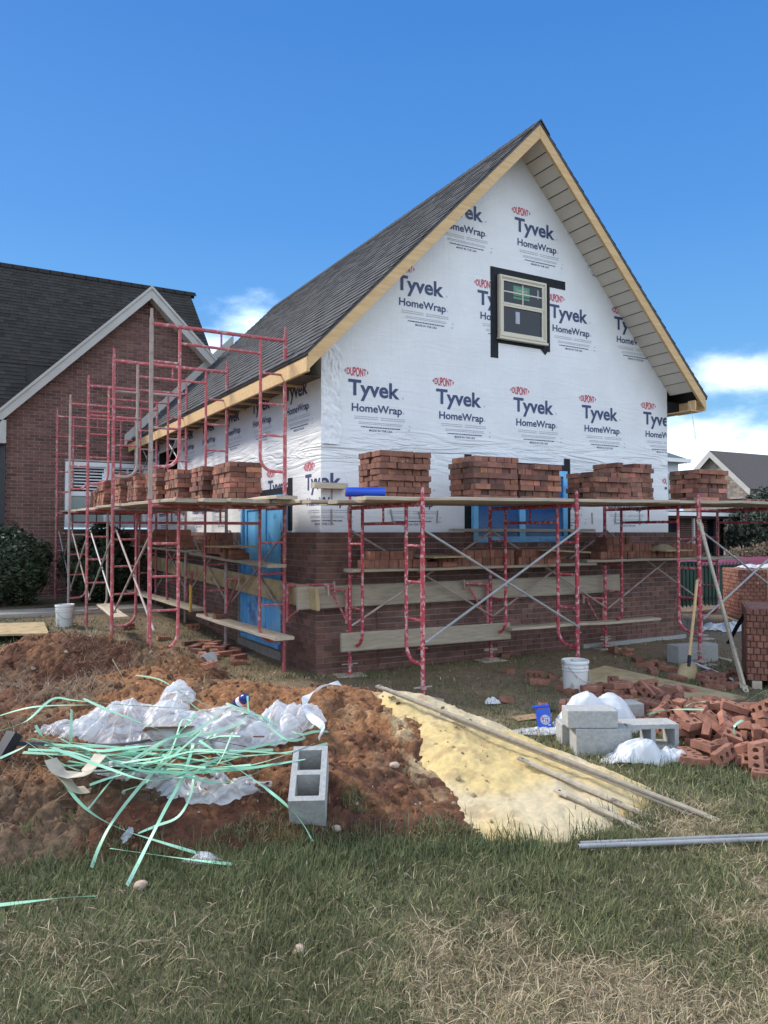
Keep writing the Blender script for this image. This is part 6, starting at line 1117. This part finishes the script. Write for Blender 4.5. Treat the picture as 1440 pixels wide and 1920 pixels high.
for pts, dz, lab in (
    (z1([(0, 695), (150, 635), (295, 512), (420, 520), (700, 545), (1115, 570)]), [.04, .12, .22, .2, .24, .16], 'green strap bent in a peak over the left of the trash'),
    (z1([(0, 605), (200, 555), (520, 545)]), [.05, .1, .14], 'thin olive strap reaching to the left picture edge'),
    (z1([(470, 510), (600, 570), (830, 660), (1000, 720)]), [.28, .27, .22, .18], 'bright mint strap lying over the large clear film'),
    (z1([(765, 378), (890, 400), (1000, 460), (1190, 555), (1440, 600), (1560, 660)]), [.02, .05, .10, .12, .14, .1], 'green strap arching from the clay crest behind the trash'),
    (z1([(1040, 500), (1100, 560), (1150, 580)]), [.2, .18, .15], 'short green strap end behind the trash'),
    (z1([(1392, 495), (1395, 550), (1402, 605)]), [.22, .17, .13], 'green strap end sticking up beside the soda can'),
    (z1([(402, 570), (400, 660), (398, 755)]), [.22, .16, .08], 'upright green strap at the left of the clear film'),
    (z1([(200, 660), (235, 715), (300, 760), (420, 820)]), [.18, .14, .1, .09], 'bent mint strap end at the left of the trash'),
    (z1([(0, 845), (120, 790), (215, 745), (450, 762), (700, 790)]), [.03, .1, .14, .12, .1], 'pale mint strap crossing the black strip'),
    (z1([(1238, 592), (1100, 690), (950, 735), (830, 800), (680, 910), (495, 1132)]), [.25, .26, .25, .22, .17, .05], 'long mint strap running down over the front of the trash'),
    (z1([(1130, 700), (1000, 810), (860, 925), (740, 1060), (625, 1215), (555, 1350), (515, 1460)]), [.25, .24, .2, .12, .07, .05, .03], 'long mint strap hanging down the clay bank to the grass'),
    (z1([(1085, 770), (1060, 860), (1010, 985), (930, 1130), (850, 1290), (780, 1430), (715, 1560)]), [.22, .2, .17, .12, .1, .06, .03], 'long dull green strap hanging down past the grass edge'),
    (z1([(1120, 745), (1200, 800), (1290, 870), (1440, 975)])+z2([(520, 1090), (640, 1190), (740, 1300), (815, 1430)]), [.24, .24, .22, .18, .12, .12, .06, .02], 'long mint strap passing over the hollow block on the clay'),
    (z1([(360, 975), (430, 1075), (540, 1170), (700, 1250), (900, 1315), (1120, 1382)]), [.12, .09, .06, .05, .04, .02], 'curved mint strap lying on the dark clay bank'),
    (z1([(620, 1352), (850, 1385), (1150, 1425), (1300, 1440)]), [.04, .05, .04, .02], 'wide mint strap lying along the grass edge'),
    (z1([(775, 1268), (880, 1225), (1000, 1175), (1070, 1060), (1090, 945)]), [.02, .03, .05, .09, .14], 'thin curled strap on the clay bank'),
    (z1([(905, 945), (960, 870), (1075, 800), (1080, 760)]), [.16, .2, .22, .22], 'looped green strap near the middle of the trash'),
    (z1([(505, 995), (620, 955), (760, 920), (950, 870)]), [.14, .17, .19, .2], 'mint strap end pointing left below the black strip'),
    (z1([(1430, 790), (1280, 830), (1150, 880), (1000, 930), (690, 1030)]), [.1, .16, .18, .18, .1], 'sagging strap along the lower trash edge'),
    ([(-20, 1699), (60, 1690), (120, 1683), (178, 1680)], [.03, .035, .03, .012], 'green strap lying in the grass at the lower left edge'),
    (z2([(690, 735), (560, 765), (400, 800), (240, 850), (60, 880)]), [.08, .12, .14, .14, .12], 'dull strap ending at the hollow block'),
    (z2([(915, 770), (800, 800), (640, 830), (420, 850), (200, 870)]), [.02, .06, .1, .12, .13], 'green strap reaching past the hollow block'),
    (z2([(920, 690), (830, 690), (740, 710), (670, 690)]), [.02, .05, .09, .1], 'green strap end on the clay right of the white film'),
    (z2([(790, 670), (860, 620)]), [.06, .1], 'dark striped strap piece inside the white band'),
    (z2([(680, 690), (760, 730), (640, 745), (500, 640), (380, 560), (230, 500)]), [.09, .1, .12, .16, .2, .18], 'green strap crossing the white films')): strap(pts, lab, dz=dz)
for i in range(26):                                                    # the tangle itself
    x0, y0 = rng.uniform(25, 170), rng.uniform(1385, 1428); x1, y1 = rng.uniform(330, 600), rng.uniform(1388, 1448); m_ = rng.uniform(.08, .24); n = 5; bow = rng.uniform(-14, 34)
    if i % 3 == 0: x0, y0, x1, y1 = rng.uniform(150, 330), rng.uniform(1420, 1475), rng.uniform(330, 480), rng.uniform(1330, 1410)
    pts = [(x0+(x1-x0)*k/(n-1), y0+(y1-y0)*k/(n-1)+rng.normal(0, 9)+bow*math.sin(k/(n-1)*math.pi)) for k in range(n)]
    strap(pts, SL_, dz=[m_*rng.uniform(.75, 1.2) for _ in range(n)], w=rng.choice([.012, .016, .021]), m=['strap', 'strap', 'strap_dark'][i % 3])
z4 = lambda L_: [(980+a/3.13, 1220+b/3.13) for a, b in L_]
strap(z4([(735, 375), (800, 355), (900, 345), (1062, 345)]), 'pale mint strap across the top of the brick heap', dz=[.2, .3, .34, .35], w=.016); strap(z4([(960, 325), (1000, 305), (1070, 300)]), 'short mint strap at the back of the brick heap', dz=[.33, .35, .33]); strap(z4([(1240, 485), (1245, 440), (1290, 408)]), 'short curled strap on the bricks at the right', dz=[.3, .36, .36]); strap(z4([(1290, 315), (1350, 275), (1430, 235)]), 'mint strap leaning on the strapped brick pack', dz=[.03, .12, .25])
strap([(372, 1298), (345, 1287), (328, 1272)], 'thin tan reed standing behind the clear film', w=.006, m='rope', dz=[.05, .1, .15], name='dry_stalk', cat='stalk', group=None) if False else None
strap(z1([(752, 492), (690, 390), (632, 287)]), 'thin dry stalk standing up behind the clear film', w=.007, m='rope', dz=[.10, .26, .42], name='dry_stalk', cat='stalk', group='dry stalks')
strap([(598, 1385), (604, 1362), (583, 1344), (572, 1322), (574, 1308), (590, 1295), (612, 1285), (637, 1281)], 'white curled plastic band rising over the clay crest', w=.05, m='milky', dz=[.05, .12, .1, .1, .1, .09, .06, .03], name='plastic_band', cat='plastic band', group=None, tw=.9, th=.0015)
strap(z1([(285, 850), (330, 920), (400, 940), (470, 930), (530, 870), (565, 825)]), 'cream woven webbing curled at the front of the trash', w=.085, m='webbing', dz=[.2, .17, .16, .18, .22, .24], name='webbing', cat='webbing', group='cream webbing', tw=.12, th=.003); strap(z1([(300, 870), (370, 960), (430, 1020), (490, 1020)]), 'cream webbing tail hanging on the clay bank', w=.09, m='webbing', dz=[.17, .13, .09, .08], name='webbing', cat='webbing', group='cream webbing', tw=.1, th=.003)
strap(z1([(75, 762), (300, 768), (520, 770), (700, 765), (850, 745)]), 'flat black strip lying through the trash', w=.05, m='black', dz=[.07, .07, .08, .09, .1], name='black_strip', cat='strip', group=None, tw=.1, th=.004)
a, b = hp(8, 1408, .05), hp(28, 1375, .12); mb = MB(); A, B = Vector(a), Vector(b); d = (B-A).normalized(); s = d.cross(Vector((0, 0, 1))).normalized(); A = A-d*.3; R_ = Matrix((d, s, s.cross(d))).transposed(); Lb = (B-A).length; c = (A+B)/2
for o_, sz in (((0, .034, 0), (Lb, .006, .055)), ((0, -.034, 0), (Lb, .006, .055)), ((0, 0, .0275), (Lb, .074, .005)), ((0, 0, -.0275), (Lb, .074, .005))): mb.box(c+R_ @ Vector(o_), sz, R_)
tag(mb.build('plastic_channel', MT['black'], None, tuple(A)), 'black plastic channel end at the left edge of the trash', 'plastic channel')
for px, py, w, d_, lab, m, rz in ((315, 1366, .30, .2, 'torn brown cardboard beside the clear film', 'card', .4), (410, 1390, .34, .12, 'dark wet cardboard under the white film', 'bark', -.5), (485, 1381, .07, .06, 'small brown cardboard scrap on the white film', 'card', .2), (225, 1440, .42, .16, 'dark sheet of cardboard under the straps', 'bark', .1), (987, 1345, .22, .13, 'piece of tan cardboard beside the blue bag', 'card', .3)):
    q = hp(px, py, .1 if px < 600 else .02); o = board((q[0], q[1], q[2]), w, d_, -YAW+rz, lab, (-.35 if px < 600 else .05, rng.normal(0, .1)), .004, m, 'cardboard', 'cardboard', 'cardboard pieces')
# soda can, lying in the film
p = Vector(hp(441, 1322, .06)); root = thing('soda_can', 'crushed blue and red soda can lying at the top of the trash', 'soda can', tuple(p)); Rm = Matrix.Rotation(-YAW-.5, 3, 'Z') @ Matrix.Rotation(1.0, 3, 'Y')
mb = MB(); mb.lathe([(.0, 0), (.024, 0), (.033, .012), (.033, .04)], 20, p, 0, Rm); mb.lathe([(.033, .04), (.0335, .05), (.0335, .062), (.033, .07)], 20, p, 1, Rm); mb.lathe([(.033, .07), (.0335, .078)], 20, p, 2, Rm); mb.lathe([(.0335, .078), (.033, .108), (.026, .12), (0, .118)], 20, p, 0, Rm)
MT['canblue'] = mat('can_blue', (.02, .03, .16), (.03, .04, .20), 4, .25, metal=.3); mb.build('body', [MT['canblue'], MT['whiteplain'], MT['redplain']], root, smooth=True)
# blue bag with its white globe mark
p = hit(1018, 1362); root = thing('blue_bag', 'open blue plastic bag with a white globe mark beside the white sheet', 'bag', tuple(p), None); R_ = Matrix.Rotation(-YAW-.15, 3, 'Z') @ Matrix.Rotation(-.25, 3, 'X') @ Matrix.Rotation(-.12, 3, 'Y'); c = Vector(p)+Vector((-.06, -.08, .09))
mb = MB(); w, h, d_ = .115, .15, .07; V = []; nu, nv = 20, 8
for j in range(nv):
    f = j/(nv-1)
    for i in range(nu):
        a = 2*math.pi*i/nu; e = .30; sx_, sy_ = math.copysign(abs(math.cos(a))**e, math.cos(a)), math.copysign(abs(math.sin(a))**e, math.sin(a)); k = 1+.06*math.sin(f*7+i)*f
        V.append(c+R_ @ Vector((sx_*w/2*k, sy_*d_/2*k, (f-.5)*h)))
mb.add(V, [(j*nu+i, j*nu+(i+1) % nu, (j+1)*nu+(i+1) % nu, (j+1)*nu+i) for j in range(nv-1) for i in range(nu)]+[tuple(range(nu))[::-1]]); mb.build('body', MT['blue'], root, smooth=True)
mb = MB(); mb.box(c+R_ @ Vector((-.01, .025, .095)), (.13, .05, .012), R_ @ Matrix.Rotation(.3, 3, 'X')); mb.box(c+R_ @ Vector((0, .0, .066)), (.108, .06, .004), R_, 1); mb.build('open_flap', [MT['blue'], MT['card']], root)
mb = MB(); yy = -d_/2-.0035
def disc(r0, r1, n=24, mi=0, yo=0):
    V = [c+R_ @ Vector((.008+r*math.cos(2*math.pi*k/n), yy-yo, -.012+r*math.sin(2*math.pi*k/n))) for r in (r0, r1) for k in range(n)]; mb.add(V, [(k, (k+1) % n, n+(k+1) % n, n+k) for k in range(n)], mi)
disc(.033, .038); disc(.001, .030, mi=0)
for t in (-.017, 0, .017): mb.box(c+R_ @ Vector((.008+t, yy-.0012, -.012)), (.003, .001, .056), R_, 1); mb.box(c+R_ @ Vector((.008, yy-.0014, -.012+t)), (.056, .001, .003), R_, 1)
mb.box(c+R_ @ Vector((-.010, yy-.002, -.004)), (.013, .001, .012), R_, 2); mb.box(c+R_ @ Vector((.024, yy-.002, -.018)), (.011, .001, .012), R_, 2); mb.box(c+R_ @ Vector((.035, yy-.001, -.055)), (.02, .001, .008), R_, 0)
mb.build('globe_mark', [MT['whiteplain'], MT['blue'], MT['redplain']], root)
# the blue patch on the white sheet is another wrapper lying on it
film('plastic_film', 1146, 1318, .14, .10, .02, 'bluewrap', 'pale blue wrapper on top of the white plastic sheet', 'plastic film', 0, 15, n=22, base=onZ(1146, 1385, 0), lift=.22, crease=.3) if 'bluewrap' in MT else None
# stones
for i, (px, py, s, lab) in enumerate(((631, 1556, .026, 'pale stone on the clay below the hollow block'), (442, 1474, .014, 'small pale pebble on the clay below the film'), (257, 1283, .014, 'pale stone on the clay crest behind the trash'), (262, 1665, .032, 'pinkish brick chip in the grass below the long strap'), (563, 1788, .03, 'pinkish stone in the grass near the straw patch'), (740, 1437, .028, 'pale stone on the clay beside the sand'))):
    q = hit(px, py); bm = bmesh.new(); bmesh.ops.create_icosphere(bm, subdivisions=2, radius=s)
    for v in bm.verts: v.co *= 1+.5*(float(vnoise(v.co.x*40+i, v.co.y*40+v.co.z*30, 5))-.5); v.co.z *= .7
    me = bpy.data.meshes.new('stone'); bm.to_mesh(me); bm.free(); me.materials.append(MT['card2'] if 'card2' in MT else MT['conc']); o = bpy.data.objects.new('stone', me); COL.objects.link(o); o.location = (q[0], q[1], q[2]+s*.3); tag(o, lab, 'stone', 'stones')
# ------------------------------------------------------------------ right hand yard
def pack(corner, ax_, w, d, h, cw_, ch, label, strap_=True):
    A = Vector((ax_[0], ax_[1], 0)).normalized(); B = Vector((-A.y, A.x, 0)); c = Vector(corner); root = thing('brick_pack', label, 'brick pack', tuple(c), 'strapped brick packs'); mb = MB(); z0 = c.z+.09
    P = [c, c+A*w, c+A*w+B*d, c+B*d]
    for i in range(4):
        p, q = P[i], P[(i+1) % 4]; t = (q-p).normalized(); o = (t.y, -t.x)
        brick_run(mb, (p.x, p.y), (q.x, q.y), z0, z0+h, ch, cw_, (), o, 0, var=.3, dpt=.03)
    mb.prism([((p+(c+A*w/2+B*d/2-p).normalized()*.03).x, (p+(c+A*w/2+B*d/2-p).normalized()*.03).y) for p in P], z0, z0+h-.01); mb.build('brick_bundle', MT['brick'], root)
    mb = MB()
    for t in (.05, .45, .85): q = c+A*(w*t); mb.box(q+A*.04+B*d/2+Vector((0, 0, .045)), (.09, d, .085), Matrix((A, B, Vector((0, 0, 1)))).transposed())
    mb.build('pallet_runner', MT['wood'], root)
    mb = MB()
    for t in (.3, .7): q = c+A*w*t; mb.tube([q-B*.012+Vector((0, 0, .09)), q-B*.012+Vector((0, 0, .09+h+.012)), q+B*(d+.012)+Vector((0, 0, .09+h+.012)), q+B*(d+.012)+Vector((0, 0, .09))], .006, 5)
    mb.build('strap_band', MT['strap'], root); return root
pack((7.10, 4.98, 0), (.635, -.80), 1.0, .9, .74, .0615, .0665, 'strapped pack of new red bricks at the right picture edge')
cp = onY(1386, 1175, 8.6); pack((cp[0], cp[1], 0), (.80, -.60), 1.6, .9, .86, .10, .066, 'farther brick pack with torn white wrap on top')
film('torn_wrap', 1420, 1100, .8, .5, .06, 'milky', 'torn white wrap on the far brick pack', 'plastic film', 0, 17, n=26, base=(cp[0]+.75, cp[1]+.10, 0), lift=.97)
film('plastic_scrap', 1362, 1180, .7, .4, .14, 'milky', 'splintered pale scrap on the soil behind the leaning rails', 'scrap', 0, 18, n=24, base=onZ(1362, 1182, 0), crease=1.6)
for (x0, y0, x1, y1, l) in ((1282, 1237, 1380, 1278, 'white strip of trim lying behind the shovel'), (1340, 1233, 1370, 1240, 'short white board on the ground behind the rails'), (1300, 1210, 1342, 1213, 'pale lath on the long grey block')):
    a, b = onZ(x0, y0, .02), onZ(x1, y1, .02); plank(a, b, .05, .02, l, m='whiteplain' if x0 != 1340 else 'wood', name='lath', cat='lath', group='laths on the ground')
mb = MB(); A = [onZ(x, y, z) for x, y, z in ((1440, 1160, .85), (1412, 1172, .80), (1390, 1190, .5), (1375, 1195, .3), (1364, 1205, .22))]; A = [onY(1415, 1143, 5.2), onY(1398, 1152, 5.25), onY(1385, 1170, 5.3), onY(1374, 1190, 5.35), onY(1365, 1207, 5.4)]; mb.ribbon(smooth(A), [.06]*25, (0, -1, .3), .003); tag(mb.build('torn_liner', MT['black'], None, tuple(A[0])), 'torn grey black liner hanging off the brick pack', 'liner')
# green picket fence
root = thing('picket_fence', 'dark green picket fence beyond the shovel', 'fence', tuple(onY(1262, 1150, 10.5)*np.array([1, 1, 0]))); fa, fb = onY(1240, 1120, 10.5), onY(1400, 1120, 10.5); MT['fence'] = mat('dark_green_paint', (.010, .028, .020), (.014, .035, .025), 5, .6); MT['mesh_green'] = mat('green_screen', (.05, .11, .075), (.035, .08, .055), 9, .9)
mb = MB()
for z in (.88, .22): mb.bb((fa[0], 10.48, z), (fb[0], 10.51, z+.035))
mb.build('rail', MT['fence'], root); mb = MB(); x = fa[0]
while x < fb[0]: mb.bb((x, 10.455, .08), (x+.022, 10.478, .96)); x += .115
mb.build('picket', MT['fence'], root); mb = MB(); mb.bb((fa[0], 10.53, .1), (fb[0], 10.535, .90)); mb.build('screen', MT['mesh_green'], root)
# tarp covered stack
tq = onY(1318, 1085, 11.4); mb = MB(); V = []; nx, ny = 26, 10
for i in range(nx):
    for j in range(ny):
        u, v = i/(nx-1), j/(ny-1); e = min(u, 1-u, 1)*nx/2; z = .98-.03*(i % 5 == 0)-.05*float(vnoise(i*.6, j*.8, 4)); z = z if j > 1 else z-.10*(2-j); V.append((tq[0]-.2+u*4.2, 11.0+v*1.6, z))
mb.add(V, [(i*ny+j, (i+1)*ny+j, (i+1)*ny+j+1, i*ny+j+1) for i in range(nx-1) for j in range(ny-1)]); MT['tarp'] = mat('red_tarp', (.20, .035, .045), (.16, .03, .04), 3, .5); MT['tarp2'] = mat('navy_tarp', (.02, .03, .08), (.03, .045, .11), 3, .5)
root = thing('covered_stack', 'low stack under a red and navy tarp behind the far brick pack', 'tarp', (tq[0], 11.0, 0)); mb.build('red_cover', MT['tarp'], root, smooth=True); mb = MB(); mb.bb((tq[0]-.15, 11.03, 0), (tq[0]+3.9, 12.5, .84)); mb.build('navy_side', MT['tarp2'], root)
# ------------------------------------------------------------------ foliage
def foliage(name, c, r, n, ls, cols, label, cat, seed, group=None, flat=1.0, trunk=True, zmin=0.02, holes=.45, upright=0.0):
    g = np.random.default_rng(seed); root = thing(name, label, cat, (c[0], c[1], c[2]-r[2] if zmin is None else zmin), group); P = []
    while len(P) < n:
        q = g.normal(0, 1, 3); q /= np.linalg.norm(q); q *= g.uniform(.35, 1)**.45
        w = float(fbm(q[0]*1.4+seed, q[1]*1.4+q[2]*1.9, 1.6, 3, seed)); lim = .72+.6*(w-.35)
        if np.linalg.norm(q) > lim+.12: continue
        if float(fbm(q[0]*4+seed*3, q[2]*4+q[1]*3, 1.2, 2, seed+5)) < holes-.12 and np.linalg.norm(q) > .55: continue
        p = np.array(c)+q*np.array(r)
        if zmin is not None and p[2] < zmin: continue
        P.append((p, q))
    V = []; Q = []; cl = []
    for p, q in P:
        nrm = q/np.linalg.norm(q)+g.normal(0, .65, 3); nrm /= np.linalg.norm(nrm); a = np.cross(nrm, g.normal(0, 1, 3)+np.array([0, 0, upright*2])); a /= np.linalg.norm(a); b = np.cross(nrm, a); s = ls*g.uniform(.6, 1.3); o = len(V)
        V += [p-a*s, p+b*s*.42, p+a*s, p-b*s*.42]; Q.append((o, o+1, o+2, o+3)); k = g.random(); col = np.array(cols[0])*(1-k)+np.array(cols[1])*k; cl += [col*g.uniform(.75, 1.25)]*4
    o = np_obj('crown', np.array(V)-np.array(root['org']), np.array(Q), None, MT['leaf'], np.array(cl), smooth=False); o.parent = root; o.location = (0, 0, 0)
    if trunk:
        mb = MB(); z0 = root['org'][2]
        for k in range(7):
            a = g.uniform(0, 6.28); rr = g.uniform(.3, .75); mb.tube([(c[0], c[1], z0-.05), (c[0]+.15*r[0]*math.cos(a), c[1]+.15*r[1]*math.sin(a), z0+(c[2]-z0)*.6), (c[0]+rr*r[0]*math.cos(a), c[1]+rr*r[1]*math.sin(a), c[2]+r[2]*g.uniform(-.1, .6))], [.04, .03, .008], 6)
        mb.build('trunk', MT['bark'], root)
    return root
GR = ((.018, .034, .014), (.050, .080, .030))
c = onY(22, 1070, 15.1); foliage('shrub', (c[0]-.1, 15.3, 1.0), (.85, .8, .82), 9000, .045, GR, 'round dark green shrub against the old brick wall at the left edge', 'shrub', 3, 'shrubs by the old house', zmin=.27, upright=.8)
c = onY(195, 1072, 15.4); foliage('shrub', (c[0]+.02, 15.6, .98), (.86, .7, .80), 9000, .045, GR, 'dark green shrub behind the far left scaffold legs', 'shrub', 5, 'shrubs by the old house', zmin=.27, upright=.8)
c = onY(1452, 970, 15.0); foliage('evergreen_tree', (c[0], 15.0, 1.72), (1.75, 1.6, 1.5), 15000, .07, ((.012, .022, .014), (.035, .052, .030)), 'dark glossy evergreen tree at the right picture edge', 'tree', 8, zmin=.2)
c = onY(1400, 1055, 14.0); foliage('shrub', (c[0]+.9, 14.0, .75), (2.1, .6, .62), 5000, .05, ((.10, .06, .04), (.20, .14, .08)), 'brownish winter shrubs below the dark evergreen tree', 'shrub', 11, zmin=.02)
c = onY(1290, 1070, 13.4); foliage('hedge', (c[0], 13.4, .65), (1.3, .5, .55), 4000, .05, GR, 'dark clipped hedge behind the green fence', 'hedge', 12, zmin=.02)
# path by the old house
mb = MB(); mb.bb((-14, 13.75, .10), (3.3, 14.55, .275)); structure(mb.build('path', MT['path']))
mb = MB(); mb.bb((-6, 14.551, .05), (3.35, 16.9, .262)); structure(mb.build('mulch_bed', MT['bark']))
# ------------------------------------------------------------------ neighbours
root = thing('porch', 'low dark brick porch with a white gutter and posts behind the scaffold', 'porch', (13.2, 16, 0)); yq = 16.0; P_ = lambda x, y: onY(x, y, yq)
xa, xb = P_(1235, 1000)[0], P_(1372, 1000)[0]; mb = MB(); brick_run(mb, (xa, yq+.3), (xb, yq+.3), 0, 2.1, .0674, .2035, [], (0, -1), base=(.6, .6, .6)); mb.bb((xa, yq+.31, 0), (xb, yq+3, 2.1), 1); mb.build('wall', [MT['brick_old'], MT['mortar_old']], root)
zg = P_(1300, 966)[2]; mb = MB(); mb.bb((xa-.3, yq-.32, zg-.03), (P_(1392, 966)[0], yq-.2, zg+.08)); mb.build('gutter', MT['whiteplain'], root); mb = MB(); mb.bb((xa-.3, yq-.2, zg-.1), (P_(1392, 966)[0], yq+3.2, zg+.12)); mb.build('roof', MT['bark'], root)
for x, w in ((1292, .07), (1337, .05), (1354, .07), (1363, .09)): q = P_(x, 1000); mb = MB(); mb.bb((q[0]-w/2, yq-.2, P_(x, 1058)[2] if x > 1340 else .9), (q[0]+w/2, yq-.13, zg-.1)); mb.build('post', MT['white'], root)
mb = MB(); mb.bb((P_(1254, 1000)[0], yq+.26, 1.0), (P_(1288, 1000)[0], yq+.277, zg-.12)); mb.bb((P_(1341, 1000)[0], yq+.26, .5), (P_(1351, 1000)[0], yq+.277, zg-.15)); mb.build('window', MT['glass'], root)
mb = MB(); mb.bb((P_(1300, 1049)[0], yq-.15, P_(1300, 1051)[2]), (P_(1362, 1049)[0], yq-.05, P_(1300, 1049)[2]+.03)); mb.build('rail', MT['white'], root)
# white house with a grey roof
wh = onX(1254, 880, 24); root = thing('white_house', 'white sided house with a grey hip roof far behind the gable corner', 'house', (24, wh[1], 0)); MT['siding'] = mat('pale_siding', (.60, .64, .68), (.52, .56, .60), 3, .7); MT['roof_grey'] = mat('far_grey_roof', (.10, .11, .115), (.14, .15, .155), 12, .9); MT['roof_brown'] = mat('far_brown_roof', (.105, .085, .075), (.14, .115, .10), 10, .9)
Yh = 22.0; f = lambda x, y: onY(x, y, Yh); e1, tp = f(1292, 862), f(1252, 845); mb = MB(); xr_ = f(1283, 900)[0]; mb.bb((xr_-6, Yh+.3, 0), (xr_, Yh+6, e1[2]-.06))
for k in range(28): mb.box((xr_-3, Yh+.295, .12+k*.15), (6, .012, .13), Matrix.Rotation(.06, 3, 'X'))
mb.build('wall', MT['siding'], root); mb = MB(); z = e1[2]; E = [(xr_-6.4, Yh-.05), (e1[0], Yh-.05), (e1[0], Yh+6.4), (xr_-6.4, Yh+6.4)]; mb.add([(*p, z) for p in E]+[(e1[0]-3.2, Yh+3.2, z+1.7), (xr_-3.2, Yh+3.2, z+1.7)], [(0, 1, 4, 5), (1, 2, 4), (2, 3, 5, 4), (3, 0, 5), (3, 2, 1, 0)]); mb.build('roof', MT['roof_grey'], root)
mb = MB(); mb.bb((E[0][0], Yh-.1, z-.14), (E[1][0], Yh-.05, z+.02)); mb.bb((e1[0], Yh-.05, z-.14), (e1[0]+.05, Yh+6.4, z+.02)); mb.build('gutter', MT['whiteplain'], root)
q = f(1268, 900); wf = MB(); wf.bb((q[0]-.42, Yh+.25, f(1268, 935)[2]), (q[0]+.30, Yh+.285, f(1268, 885)[2])); wn = wf.build('window_frame', MT['whiteplain'], root); mb = MB(); mb.bb((q[0]-.36, Yh+.24, f(1268, 933)[2]), (q[0]+.24, Yh+.249, f(1268, 887)[2])); mb.build('pane', MT['pale_blind'], wn)
# brown roofed brick house
XG = 38.0; A, E1 = onX(1338, 850, XG), onX(1402, 910, XG); run = A[1]-E1[1]; root = thing('far_house', 'far brick house with a brown roof and pale gable at the right', 'house', (XG, A[1], 0)); MT['far_brick'] = mat('far_grey_brick', (.30, .26, .22), (.22, .185, .155), 14, .9, tint=True)
mb = MB(); zl_ = E1[2]; brick_run(mb, (XG, A[1]+run), (XG, E1[1]), 0, A[2], .15, .42, (), (-1, 0), shape=lambda z: ((0, 2*run) if z < zl_ else (run*(z-zl_)/(A[2]-zl_), 2*run-run*(z-zl_)/(A[2]-zl_))), var=.35); mb.add([(XG+.01, A[1]+run, 0), (XG+.01, E1[1], 0), (XG+.01, E1[1], zl_), (XG+.01, A[1], A[2]), (XG+.01, A[1]+run, zl_)], [(0, 1, 2, 3, 4)], 1); mb.bb((XG+.05, E1[1], 0), (XG+16, A[1]+run, zl_), 1); mb.build('wall', [MT['far_brick'], MT['mortar']], root)
mb = MB(); o_ = .35; sl = (A[2]-zl_)/run; yn, yf = E1[1]-.4, A[1]+run+.4; zn = zl_-.4*sl; mb.add([(XG-o_, yn, zn+.15), (XG+16, yn, zn+.15), (XG+16, A[1], A[2]+.15), (XG-o_, A[1], A[2]+.15), (XG-o_, yf, zn+.15), (XG+16, yf, zn+.15)], [(0, 1, 2, 3), (3, 2, 5, 4)]); mb.build('roof', MT['roof_brown'], root)
mb = MB(); mb.add([(XG-o_-.02, yn, zn+.13), (XG-o_-.02, A[1], A[2]+.13), (XG-o_-.02, A[1], A[2]-.25), (XG-o_-.02, yn, zn-.25), (XG-o_-.02, yf, zn+.13), (XG-o_-.02, yf, zn-.25)], [(0, 1, 2, 3), (1, 4, 5, 2)]); mb.build('rake_trim', MT['white'], root)
# small tools by the left wall
a, b = onX(358, 1097, 3.0), onX(357, 1147, 3.0); mb = MB(); mb.tube([a, b], .022, 8); tag(mb.build('yellow_rod', MT['yellow'] if 'yellow' in MT else MT['wood_new'], None, tuple(b), True), 'upright yellow rod by the brickwork left of the blue door', 'rod')
a = hit(163, 1105); b = onX(155, 1040, a[0]+.05); mb = MB(); mb.tube([(a[0], a[1], a[2]), b], .018, 8); tag(mb.build('tool_handle', MT['wood_new'], None, tuple(a), True), 'wooden tool handle leaning near the far left posts', 'tool handle')
print('bricks', NB[0], 'objects', len(bpy.data.objects))
